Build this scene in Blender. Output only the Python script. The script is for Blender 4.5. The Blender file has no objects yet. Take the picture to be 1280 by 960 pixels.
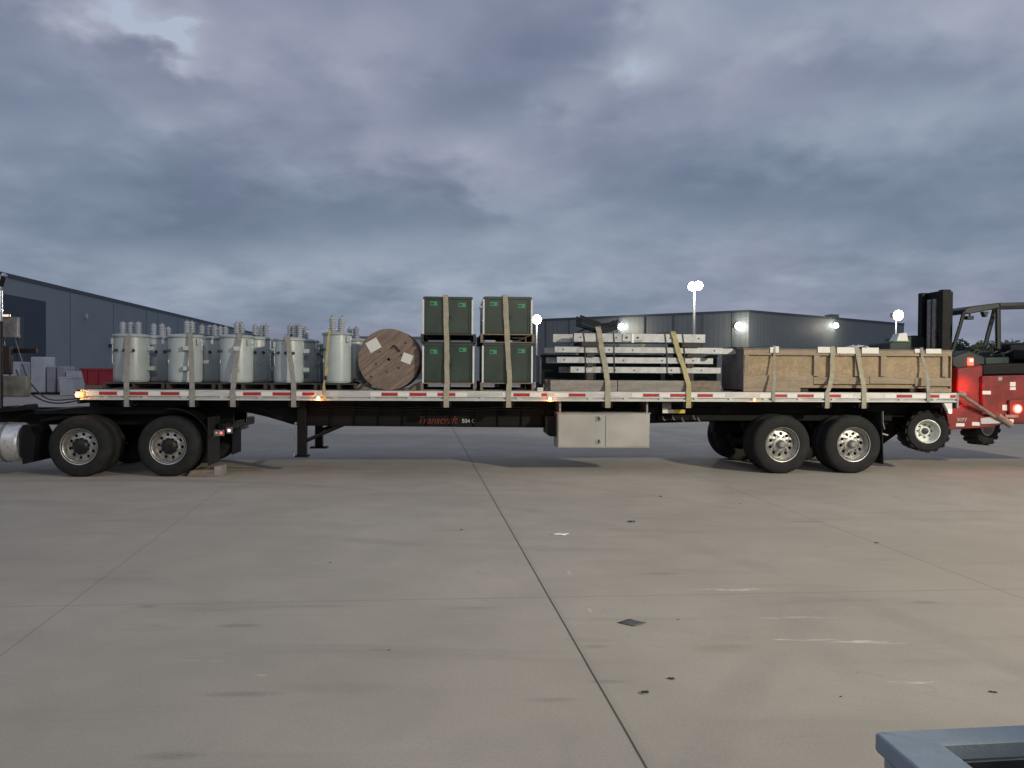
import bpy, math, random
from mathutils import Vector, Matrix
random.seed(7)
R = math.radians
scn = bpy.context.scene
COL = scn.collection
# ------------------------------------------------------------------ camera
H = 1.78; F = 960.0
pitch, roll = R(-1.0), R(0.34)
R0 = Vector((1,0,0)); U0 = Vector((0,-math.sin(pitch),math.cos(pitch))); FW = Vector((0,math.cos(pitch),math.sin(pitch)))
RV = R0*math.cos(roll)+U0*math.sin(roll); UV = U0*math.cos(roll)-R0*math.sin(roll)
cam = bpy.data.cameras.new('camera'); co = bpy.data.objects.new('camera', cam); COL.objects.link(co)
m = Matrix((RV, UV, -FW)).transposed().to_4x4(); m.translation = (0,0,H); co.matrix_world = m
cam.sensor_width = 36; cam.lens = 36*F/1280; cam.clip_start = .05; cam.clip_end = 3000
scn.camera = co
scn.view_settings.view_transform = 'Standard'; scn.view_settings.look = 'None'
scn.view_settings.exposure = -0.06; scn.view_settings.gamma = 1
C0 = Vector((0,0,H))
def ray(px,py): return FW*F + RV*(px-640) - UV*(py-480)
def G(px,py,z=0.0):
    d = ray(px,py); t = (z-H)/d.z; return C0+d*t
def P(px,py,Y):
    d = ray(px,py); return C0+d*(Y/d.y)
# ------------------------------------------------------------------ world
W = bpy.data.worlds.new('World'); scn.world = W; W.use_nodes = True
class NT:
    def __init__(s, nt): s.nt = nt
    def n(s, t, **k):
        o = s.nt.nodes.new(t)
        for a,b in k.items(): setattr(o,a,b)
        return o
    def l(s,a,b): s.nt.links.new(a,b)
    def put(s, sock, v):
        if isinstance(v,(int,float,tuple,list)):
            sock.default_value = v
        else: s.l(v, sock)
    def m(s, op, a, b=0.0, c=0.0, clamp=False):
        o = s.n('ShaderNodeMath', operation=op, use_clamp=clamp)
        s.put(o.inputs[0],a); s.put(o.inputs[1],b); s.put(o.inputs[2],c); return o.outputs[0]
    def sm(s, v, a, b, o0=0.0, o1=1.0):
        o = s.n('ShaderNodeMapRange', interpolation_type='SMOOTHSTEP')
        s.put(o.inputs['Value'],v); s.put(o.inputs['From Min'],a); s.put(o.inputs['From Max'],b); s.put(o.inputs['To Min'],o0); s.put(o.inputs['To Max'],o1)
        return o.outputs[0]
    def lin(s, v, a, b, o0=0.0, o1=1.0):
        o = s.n('ShaderNodeMapRange')
        s.put(o.inputs['Value'],v); s.put(o.inputs['From Min'],a); s.put(o.inputs['From Max'],b); s.put(o.inputs['To Min'],o0); s.put(o.inputs['To Max'],o1)
        return o.outputs[0]
    def mix(s, f, a, b, mode='MIX'):
        o = s.n('ShaderNodeMix', data_type='RGBA', blend_type=mode)
        s.put(o.inputs[0], f)
        for i,v in ((6,a),(7,b)):
            if isinstance(v,(tuple,list)): v = tuple(v)+((1,) if len(v)==3 else ())
            s.put(o.inputs[i], v)
        return o.outputs[2]
    def noise(s, vec, sc, det=4, rough=.5, dist=0.0):
        o = s.n('ShaderNodeTexNoise'); s.put(o.inputs['Scale'],sc); s.put(o.inputs['Detail'],det); s.put(o.inputs['Roughness'],rough); s.put(o.inputs['Distortion'],dist)
        if vec is not None: s.l(vec, o.inputs['Vector'])
        return o.outputs['Fac']
w = NT(W.node_tree); W.node_tree.nodes.clear()
SUN_EL, SUN_AZ = R(6), R(200)
sky = w.n('ShaderNodeTexSky', sky_type='NISHITA', sun_disc=False, sun_elevation=SUN_EL, sun_rotation=SUN_AZ)
tc = w.n('ShaderNodeTexCoord').outputs['Generated']
sp = w.n('ShaderNodeSeparateXYZ'); w.l(tc, sp.inputs[0])
zz = w.m('MAXIMUM', sp.outputs[2], 0.0)
den = w.m('ADD', zz, 0.26)
cx = w.m('DIVIDE', sp.outputs[0], den); cy = w.m('DIVIDE', sp.outputs[1], den)
def wp(px,py):
    d = ray(px,py).normalized(); return d.x/(d.z+.26), d.y/(d.z+.26)
cv = w.n('ShaderNodeCombineXYZ'); w.put(cv.inputs[0],cx); w.put(cv.inputs[1],w.m('MULTIPLY',cy,1.0)); w.put(cv.inputs[2],3.7)
n1 = w.noise(cv.outputs[0], 1.7, 4, .50, .15)
n2 = w.noise(cv.outputs[0], 4.2, 4, .5, .25)
n3 = w.noise(cv.outputs[0], 11, 4, .5, .2)
nb = w.m('ADD', w.m('MULTIPLY',n1,.62), w.m('MULTIPLY',n2,.30)) if False else w.m('ADD', w.m('ADD', w.m('MULTIPLY',n1,.50), w.m('MULTIPLY',n2,.36)), w.m('MULTIPLY',n3,.14))
def seg(x1,y1,x2,y2,wd,amp):          # soft break in the cloud deck between two directions of the sky
    ax,ay = wp(x1,y1); bx,by = wp(x2,y2); L = math.hypot(bx-ax,by-ay); ux,uy=(bx-ax)/L,(by-ay)/L
    nn = w.m('ADD', w.m('MULTIPLY', w.m('SUBTRACT', n2, .5), .28), w.m('MULTIPLY', w.m('SUBTRACT', n3, .5), .16))
    dx = w.m('ADD', w.m('SUBTRACT',cx,ax), nn); dy = w.m('SUBTRACT',w.m('SUBTRACT',cy,ay), nn)
    t = w.m('ADD', w.m('MULTIPLY',dx,ux), w.m('MULTIPLY',dy,uy))
    tcl = w.m('MINIMUM', w.m('MAXIMUM',t,0.0), L)
    ex = w.m('SUBTRACT',dx,w.m('MULTIPLY',tcl,ux)); ey = w.m('SUBTRACT',dy,w.m('MULTIPLY',tcl,uy))
    d = w.m('SQRT', w.m('ADD', w.m('MULTIPLY',ex,ex), w.m('MULTIPLY',ey,ey)))
    return w.m('MULTIPLY', w.sm(d, 0.0, wd, 1.0, 0.0), amp)
gaps = [seg(105,-20,160,22,0.144,.8), seg(160,22,215,50,0.115,.7), seg(215,45,234,84,0.058,.75), seg(178,115,205,135,0.115,.45), seg(848,-10,815,70,0.158,.55), seg(812,75,800,90,0.086,.4), seg(815,70,700,130,0.115,.45),
        seg(700,130,590,185,0.144,.42), seg(480,90,300,40,0.324,.35), seg(1100,15,1240,10,0.180,.45), seg(980,30,900,20,0.216,.3), seg(420,330,660,345,0.432,.42), seg(150,340,330,345,0.288,.2),
        seg(1080,165,1160,155,0.158,.30), seg(950,190,1030,185,0.158,.2), seg(700,325,1200,310,0.360,.25), seg(520,150,640,140,0.216,.25), seg(60,80,110,70,0.144,.25), seg(640,250,720,245,0.216,.22)]
dk = [seg(20,40,150,60,0.216,.45), seg(110,105,200,95,0.144,.35), seg(560,120,780,40,0.216,.50), seg(460,130,680,150,0.216,.35), seg(520,250,320,240,0.252,.36), seg(900,215,1240,225,0.288,.55), seg(1050,85,1240,75,0.158,.35),
      seg(180,285,520,275,0.324,.45), seg(0,130,160,125,0.144,.35), seg(720,250,1000,245,0.252,.3), seg(1130,280,1270,290,0.216,.3), seg(150,225,250,220,0.216,.25)]
gs = gaps[0]
for g in gaps[1:]: gs = w.m('ADD', gs, g)
ds = dk[0]
for g in dk[1:]: ds = w.m('ADD', ds, g)
br = w.m('ADD', w.lin(nb, .29, .71, 0.0, 1.0), w.m('SUBTRACT', w.m('MULTIPLY',gs,.55), w.m('MULTIPLY',ds,.50)), clamp=False)
br = w.m('MINIMUM', w.m('MAXIMUM', br, 0.0), 1.3)
K = 10.0
def kc(c): return tuple(x*K for x in c)
cr = w.n('ShaderNodeValToRGB'); w.l(w.m('DIVIDE',br,1.3), cr.inputs[0])
E = cr.color_ramp.elements
E[0].position=0; E[0].color=(.142,.186,.265,1); E[1].position=1; E[1].color=(.43,.53,.65,1)
for p,c in ((.30,(.202,.250,.340)),(.55,(.272,.326,.420)),(.78,(.348,.404,.492))):
    e = E.new(p); e.color = c+(1,)
# lilac and teal tints across the deck
tint = w.noise(cv.outputs[0], .9, 2, .5)
ccol = w.mix(w.sm(tint,.42,.60), cr.outputs[0], w.mix(1.0, cr.outputs[0], (1.065,.972,1.0), 'MULTIPLY'))
cs = w.n('ShaderNodeVectorMath', operation='SCALE'); w.l(ccol, cs.inputs[0])
# overcast sky is brighter towards the zenith
w.put(cs.inputs['Scale'], w.m('MULTIPLY', w.sm(zz,.45,.98,1.0,1.25), K*1.07))
nsk = w.n('ShaderNodeVectorMath', operation='SCALE'); w.l(sky.outputs[0], nsk.inputs[0]); nsk.inputs['Scale'].default_value = 1.0
fin = w.mix(w.m('MINIMUM', w.sm(gs,.55,1.1,.04,.12), .12), cs.outputs[0], nsk.outputs[0])
bg = w.n('ShaderNodeBackground'); w.l(fin, bg.inputs[0]); bg.inputs[1].default_value = .1
wo = w.n('ShaderNodeOutputWorld'); w.l(bg.outputs[0], wo.inputs[0])
# dim overcast dusk sun
sl = bpy.data.lights.new('sun','SUN'); sl.energy = .22; sl.angle = R(35); sl.color = (1,.93,.86)
so = bpy.data.objects.new('sun', sl); COL.objects.link(so)
sd = Vector((math.sin(SUN_AZ)*math.cos(R(35)), math.cos(SUN_AZ)*math.cos(R(35)), math.sin(R(35))))
so.rotation_euler = sd.to_track_quat('Z','Y').to_euler()
# ------------------------------------------------------------------ materials
def mat(name, col, rough=.6, metal=0.0, var=.15, vs=6.0, bump=0.0, bs=40.0, emis=None, est=0.0, kind=None, col2=None, spec=.5, stretch=(1,1,1)):
    mt = bpy.data.materials.new(name); mt.use_nodes = True
    n = NT(mt.node_tree); b = mt.node_tree.nodes['Principled BSDF']
    tcx = n.n('ShaderNodeTexCoord').outputs['Object']
    mp = n.n('ShaderNodeMapping'); n.l(tcx, mp.inputs[0]); mp.inputs['Scale'].default_value = stretch
    v = mp.outputs[0]
    f = n.noise(v, vs, 5, .6, .2)
    dark = tuple(c*(1-var) for c in col); light = tuple(min(1,c*(1+var)) for c in col)
    c = n.mix(n.sm(f,.3,.7), dark, light)
    if col2:
        f2 = n.noise(v, vs*.45, 6, .65, .5); c = n.mix(n.sm(f2,.55,.72), c, col2)
    if kind == 'wood':
        f3 = n.noise(v, vs*6, 3, .6, 0); c = n.mix(n.sm(f3,.35,.7,0,.45), c, tuple(x*.45 for x in col))
    if kind == 'osb':
        vo = n.n('ShaderNodeTexVoronoi'); n.l(v, vo.inputs[0]); vo.inputs['Scale'].default_value = 26
        sp2 = n.n('ShaderNodeSeparateColor'); n.l(vo.outputs['Color'], sp2.inputs[0])
        c = n.mix(n.lin(sp2.outputs[0],0,1,0,.55), c, tuple(x*.55 for x in col))
    if kind == 'vary':
        oi = n.n('ShaderNodeObjectInfo').outputs['Random']; hs = n.n('ShaderNodeHueSaturation'); n.l(n.lin(oi,0,1,.84,1.14), hs.inputs['Value']); n.l(c, hs.inputs['Color']); c = hs.outputs[0]
        f4 = n.noise(v, 2.3, 6, .7, 1.2); c = n.mix(n.sm(f4,.60,.74,0,.38), c, tuple(x*.45 for x in col))
    if kind == 'ribs':
        wv = n.n('ShaderNodeTexWave', bands_direction='X'); n.l(tcx, wv.inputs[0]); wv.inputs['Scale'].default_value = .55
        c = n.mix(n.sm(wv.outputs['Fac'],.75,.98,0,.35), c, tuple(x*.6 for x in col))
    n.l(c, b.inputs['Base Color'])
    n.l(n.lin(f,.2,.8,max(.03,rough-.12),min(1,rough+.12)), b.inputs['Roughness'])
    b.inputs['Metallic'].default_value = metal; b.inputs['Specular IOR Level'].default_value = spec
    if bump:
        bp = n.n('ShaderNodeBump'); bp.inputs['Strength'].default_value = bump; bp.inputs['Distance'].default_value = .01
        n.l(n.noise(v, bs, 4, .6), bp.inputs['Height']); n.l(bp.outputs[0], b.inputs['Normal'])
    if emis: b.inputs['Emission Color'].default_value = emis+(1,); b.inputs['Emission Strength'].default_value = est
    return mt
M = {}
M['black'] = mat('black_paint',(.0028,.0032,.0045),.6,0,.4,5,.1,col2=(.006,.006,.007),spec=.25)
M['rubber'] = mat('rubber',(.014,.015,.016),.8,0,.35,9,.3,60,col2=(.024,.024,.023),spec=.3)
M['alu'] = mat('aluminium',(.62,.63,.64),.38,.75,.12,12,.05,30,col2=(.45,.45,.45))
M['toolbox'] = mat('toolbox_sheet',(.38,.38,.37),.42,.45,.05,1.5,.03,20,col2=(.42,.42,.41))
M['dirtygrey'] = mat('dirty_grey',(.12,.12,.11),.6,0,.3,6)
M['maroon'] = mat('maroon_paint',(.016,.006,.007),.5,0,.3,6)
M['letters'] = mat('faded_red_lettering',(.17,.022,.018),.5,0,.3,20)
M['blackflat'] = mat('black_underbody',(.003,.0035,.004),.7,0,.4,5,spec=.2)
M['chrome'] = mat('chrome',(.75,.75,.76),.18,1.0,.06,8)
M['rimmetal'] = mat('rim_aluminium',(.40,.40,.39),.40,.75,.2,14,.1,50,col2=(.22,.21,.19))
M['dull'] = mat('dull_steel',(.22,.22,.22),.5,.5,.3,10,.1)
M['hub'] = mat('hub_dark',(.012,.012,.013),.5,.3,.4,12,.1)
M['rail'] = mat('rail_aluminium',(.50,.51,.51),.45,.15,.12,3,.05,20,col2=(.38,.38,.37),stretch=(1,1,6))
M['tapew'] = mat('white_tape',(.68,.68,.67),.35,0,.06,30)
M['tapered'] = mat('red_tape',(.36,.022,.028),.35,0,.15,30)
M['deck'] = mat('deck_wood',(.20,.16,.12),.8,0,.3,3,.2,30,kind='wood',stretch=(.3,6,6))
M['tank'] = mat('transformer_paint',(.37,.425,.435),.36,0,.06,4,.03,20,col2=(.33,.37,.38),kind='vary')
M['porc'] = mat('bushing_grey',(.42,.45,.50),.22,0,.08,8)
M['dark'] = mat('dark_detail',(.03,.035,.045),.4,0,.2,8)
M['green'] = mat('green_paint',(.029,.048,.041),.36,0,.14,3,.04,20,col2=(.040,.066,.054),kind='vary')
M['greenp'] = mat('green_plastic',(.008,.020,.018),.5,0,.2,4)
M['edge'] = mat('pale_edge_guard',(.55,.58,.58),.5,0,.1,10)
M['label'] = mat('label_white',(.62,.63,.62),.5,0,.05,20)
M['labelg'] = mat('label_green',(.04,.26,.11),.5,0,.1,20)
M['reelwood'] = mat('reel_wood',(.215,.16,.13),.8,0,.30,2.2,.35,30,kind='wood',col2=(.15,.115,.10),stretch=(1,1,9))
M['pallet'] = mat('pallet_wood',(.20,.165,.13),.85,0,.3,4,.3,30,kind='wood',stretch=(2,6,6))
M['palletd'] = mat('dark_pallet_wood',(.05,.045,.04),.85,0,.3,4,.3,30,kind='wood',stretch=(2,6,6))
M['timber'] = mat('grey_timber',(.26,.245,.225),.8,0,.2,2,.25,30,kind='wood',stretch=(1,8,8))
M['crate'] = mat('crate_board',(.30,.243,.18),.8,0,.18,2.5,.25,30,kind='wood',stretch=(1,5,5),col2=(.27,.22,.16))
M['cratev'] = mat('crate_board_upright',(.30,.243,.18),.8,0,.18,2.5,.25,30,kind='wood',stretch=(5,5,1),col2=(.27,.22,.16))
M['osb'] = mat('osb',(.33,.255,.165),.8,0,.14,3,.2,60,kind='osb')
M['osbgrey'] = mat('osb_grey',(.20,.18,.165),.85,0,.18,3,.2,60,kind='osb')  # greyer, darker chipboard colour for the crate's left end and top
M['galv'] = mat('galvanised',(.40,.42,.44),.52,.35,.16,9,.08,40,col2=(.29,.30,.32))
M['strap'] = mat('strap_tan',(.31,.29,.225),.8,0,.15,12,.3,120)
M['strapg'] = mat('strap_grey',(.25,.245,.23),.8,0,.15,12,.3,120)
M['strapy'] = mat('strap_yellow',(.36,.32,.16),.75,0,.15,12,.3,120)
M['poly'] = mat('black_plastic',(.018,.022,.026),.35,0,.2,8)
M['fred'] = mat('forklift_red',(.135,.009,.009),.5,0,.3,4,.08,30,col2=(.095,.012,.010),kind='vary')
M['guard'] = mat('guard_paint',(.010,.015,.016),.45,0,.2,6)
M['rimw'] = mat('rim_white',(.72,.76,.73),.35,0,.08,10,col2=(.5,.52,.5))
M['dirty'] = mat('dirty_steel',(.24,.19,.16),.6,.3,.3,12,.2)
M['whouse'] = mat('warehouse_panel',(.20,.245,.275),.75,0,.06,.25,.05,3)
M['whdark'] = mat('warehouse_dark_panel',(.030,.050,.075),.7,0,.1,.3)
M['joint'] = mat('joint_sealant',(.10,.125,.15),.7,0,.1,1)
M['trim'] = mat('roof_trim',(.05,.062,.075),.6,0,.1,1)
M['whouse2'] = mat('metal_siding',(.150,.172,.185),.6,0,.06,.15,kind='ribs')
M['pale'] = mat('pale_siding',(.42,.44,.47),.7,0,.06,.2)
M['binred'] = mat('bin_red',(.28,.018,.03),.5,0,.15,.8)
M['tote'] = mat('tote_grey',(.30,.30,.34),.6,0,.15,1.5)
M['totew'] = mat('tote_pale',(.45,.48,.53),.6,0,.1,1.5)
M['pickup'] = mat('pickup_paint',(.27,.33,.38),.42,.1,.12,9,.15,120,col2=(.20,.245,.28),kind='vary')
M['liner'] = mat('bed_liner',(.015,.017,.02),.7,0,.3,10,.3)
M['paper'] = mat('paper',(.75,.75,.74),.7,0,.05,20)
M['card'] = mat('dark_card',(.085,.09,.085),.7,0,.3,20)
M['debris'] = mat('debris',(.05,.045,.04),.9,0,.4,30)
M['bark'] = mat('bark',(.08,.06,.045),.9,0,.3,6,.5)
M['leaf'] = mat('leaf',(.030,.060,.028),.7,0,.45,1.2)
M['leafy'] = mat('leaf_yellow',(.10,.11,.035),.7,0,.4,1.2)
M['amber'] = mat('amber_lamp',(.9,.4,.1),.3,0,.02,5,emis=(1,.50,.16),est=9)
M['amberdim'] = mat('amber_lamp_dim',(.9,.4,.1),.3,0,.02,5,emis=(1,.30,.06),est=1.1)
M['amberdim2'] = mat('amber_lamp_faint',(.9,.4,.2),.3,0,.02,5,emis=(1,.55,.35),est=1.4)
M['redlamp'] = mat('red_lamp',(.8,.05,.03),.3,0,.02,5,emis=(1,.10,.06),est=3)
M['redlampb'] = mat('red_lamp_bright',(.9,.2,.2),.3,0,.02,5,emis=(1,.42,.36),est=6)
M['whitelamp'] = mat('flood_lens',(.9,.9,.9),.3,0,.02,5,emis=(1,.97,.88),est=40)
M['film'] = mat('plastic_film',(.55,.57,.58),.25,0,.08,12,.3,30)
M['yellab'] = mat('label_yellow',(.55,.45,.06),.5,0,.1,20)
M['greendark'] = mat('green_dark_paint',(.012,.032,.026),.4,0,.15,3)
# ------------------------------------------------------------------ mesh builder
class MB:
    def __init__(s): s.v=[]; s.f=[]; s.mi=[]; s.k=0
    def add(s, vs, fs):
        o=len(s.v); s.v += [tuple(p) for p in vs]; s.f += [tuple(i+o for i in f) for f in fs]; s.mi += [s.k]*len(fs); return s
    def box(s,x0,x1,y0,y1,z0,z1):
        return s.hexa([(x0,y0,z0),(x1,y0,z0),(x1,y1,z0),(x0,y1,z0),(x0,y0,z1),(x1,y0,z1),(x1,y1,z1),(x0,y1,z1)])
    def hexa(s,p): return s.add(p,[(3,2,1,0),(4,5,6,7),(0,1,5,4),(1,2,6,5),(2,3,7,6),(3,0,4,7)])
    def cyl(s,p0,p1,r,seg=16,r1=None,cap=True):
        p0=Vector(p0);p1=Vector(p1);d=(p1-p0).normalized(); a=d.orthogonal().normalized(); b=d.cross(a)
        r1=r if r1 is None else r1; vs=[]
        for p,rr in ((p0,r),(p1,r1)):
            for i in range(seg):
                t=2*math.pi*i/seg; vs.append(p+a*math.cos(t)*rr+b*math.sin(t)*rr)
        fs=[(i,(i+1)%seg,seg+(i+1)%seg,seg+i) for i in range(seg)]
        if cap: fs += [tuple(reversed(range(seg))), tuple(range(seg,2*seg))]
        return s.add(vs,fs)
    def tube(s,pts,r,seg=8):
        pts=[Vector(p) for p in pts]; vs=[]; up=Vector((.013,.021,1)); n=len(pts)
        for i,p in enumerate(pts):
            d=(pts[min(i+1,n-1)]-pts[max(i-1,0)]).normalized(); a=d.cross(up)
            a = a.normalized() if a.length>.05 else d.cross(Vector((1,.02,0))).normalized()
            b=d.cross(a)
            for j in range(seg):
                t=2*math.pi*j/seg; vs.append(p+a*math.cos(t)*r+b*math.sin(t)*r)
        fs=[(i*seg+j,i*seg+(j+1)%seg,(i+1)*seg+(j+1)%seg,(i+1)*seg+j) for i in range(n-1) for j in range(seg)]
        fs += [tuple(range(seg)), tuple(reversed(range((n-1)*seg,n*seg)))]
        return s.add(vs,fs)
    def lathe(s,prof,axis='z',o=(0,0,0),seg=32,cap=True):   # prof: (r, h)
        vs=[]; o=Vector(o)
        for r,h in prof:
            for i in range(seg):
                t=2*math.pi*i/seg; a,b=r*math.cos(t),r*math.sin(t)
                vs.append(o+Vector((a,b,h) if axis=='z' else (a,h,b) if axis=='y' else (h,a,b)))
        n=len(prof); fs=[(j*seg+i,j*seg+(i+1)%seg,(j+1)*seg+(i+1)%seg,(j+1)*seg+i) for j in range(n-1) for i in range(seg)]
        if cap: fs += [tuple(reversed(range(seg))), tuple(range((n-1)*seg,n*seg))]
        return s.add(vs,fs)
    def prism(s,poly,y0,y1):     # polygon in x,z extruded along y
        n=len(poly); vs=[(x,y0,z) for x,z in poly]+[(x,y1,z) for x,z in poly]
        fs=[tuple(range(n)),tuple(reversed(range(n,2*n)))]+[(i,n+i,n+(i+1)%n,(i+1)%n) for i in range(n)]
        return s.add(vs,fs)
    def ribbon(s,pts,wd,th=.004,ax=(1,0,0)):   # flat webbing through pts, width along ax
        ax=Vector(ax); pts=[Vector(p) for p in pts]; vs=[]; n=len(pts)
        wds = wd if isinstance(wd,list) else [wd]*n
        for i,p in enumerate(pts):
            d=(pts[min(i+1,n-1)]-pts[max(i-1,0)]).normalized(); nn=d.cross(ax).normalized(); a=ax*wds[i]/2
            vs += [p-a-nn*th/2,p+a-nn*th/2,p+a+nn*th/2,p-a+nn*th/2]
        fs=[(i*4+j,i*4+(j+1)%4,(i+1)*4+(j+1)%4,(i+1)*4+j) for i in range(n-1) for j in range(4)]
        fs += [(3,2,1,0),tuple(range((n-1)*4,n*4))]
        return s.add(vs,fs)
    def build(s,name,ma,parent=None,bevel=0,loc=None,smooth=True,label=None):
        me=bpy.data.meshes.new(name); me.from_pydata(s.v,[],s.f)
        ms = ma if isinstance(ma,(list,tuple)) else [ma]
        for x in ms: me.materials.append(M[x])
        if len(ms)>1: me.polygons.foreach_set('material_index', s.mi)
        import bmesh
        bm=bmesh.new(); bm.from_mesh(me); bmesh.ops.recalc_face_normals(bm,faces=bm.faces); bm.to_mesh(me); bm.free()
        if smooth: me.shade_smooth(); me.set_sharp_from_angle(angle=R(38))
        o=bpy.data.objects.new(name,me); COL.objects.link(o)
        if parent: o.parent=parent
        if loc: o.location=loc
        if label: o['label']=label
        if bevel:
            md=o.modifiers.new('bevel','BEVEL'); md.width=bevel; md.segments=2; md.limit_method='ANGLE'; md.angle_limit=R(40)
        return o
def tag(o,label=None,cat=None,group=None,kind=None):
    if label: o['label']=label
    if cat: o['category']=cat
    if group: o['group']=group
    if kind: o['kind']=kind
    return o
def thing(name,label,cat,loc=(0,0,0),rz=0,group=None):
    o=bpy.data.objects.new(name,None); COL.objects.link(o); o.location=loc; o.rotation_euler=(0,0,rz); o.empty_display_size=.2
    return tag(o,label,cat,group)
def copy_tree(o,parent=None):
    c=o.copy(); COL.objects.link(c)
    if parent: c.parent=parent
    for ch in list(o.children): copy_tree(ch,c)
    return c
def text(s,size,name,ma,parent,loc,rot,shear=0,ext=.002,label=None):
    cu=bpy.data.curves.new('t','FONT'); cu.body=s; cu.size=size; cu.extrude=ext; cu.shear=shear
    t=bpy.data.objects.new('t',cu); COL.objects.link(t)
    bpy.context.view_layer.update()
    me=bpy.data.meshes.new_from_object(t.evaluated_get(bpy.context.evaluated_depsgraph_get()))
    bpy.data.objects.remove(t); me.materials.clear(); me.materials.append(M[ma])
    o=bpy.data.objects.new(name,me); COL.objects.link(o); o.parent=parent; o.location=loc; o.rotation_euler=rot
    if label: o['label']=label
    return o
# ------------------------------------------------------------------ trailer frame of reference
O = Vector(((100-640)/F*12.5,12.5,0)); E2 = Vector(((1196-640)/F*13.6,13.6,0))
LT = (E2-O).length; A = math.atan2((E2-O).y,(E2-O).x)
uh = Vector((math.cos(A),math.sin(A),0)); vh = Vector((-math.sin(A),math.cos(A),0))
def T(u,v,z=0): return O+uh*u+vh*v+Vector((0,0,z))
def pix(px,py,v):
    d=ray(px,py); t=((O+vh*v-C0).dot(vh))/d.dot(vh); p=C0+d*t; q=p-O; return q.dot(uh), p.z
def pu(px,v,py=480): return pix(px,py,v)[0]
def pz(px,py,v): return pix(px,py,v)[1]
ZD = 1.43
def ont(name,label,cat,u,v,z=ZD,group=None,rz=0): return thing(name,label,cat,T(u,v,z),A+rz,group)
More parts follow.
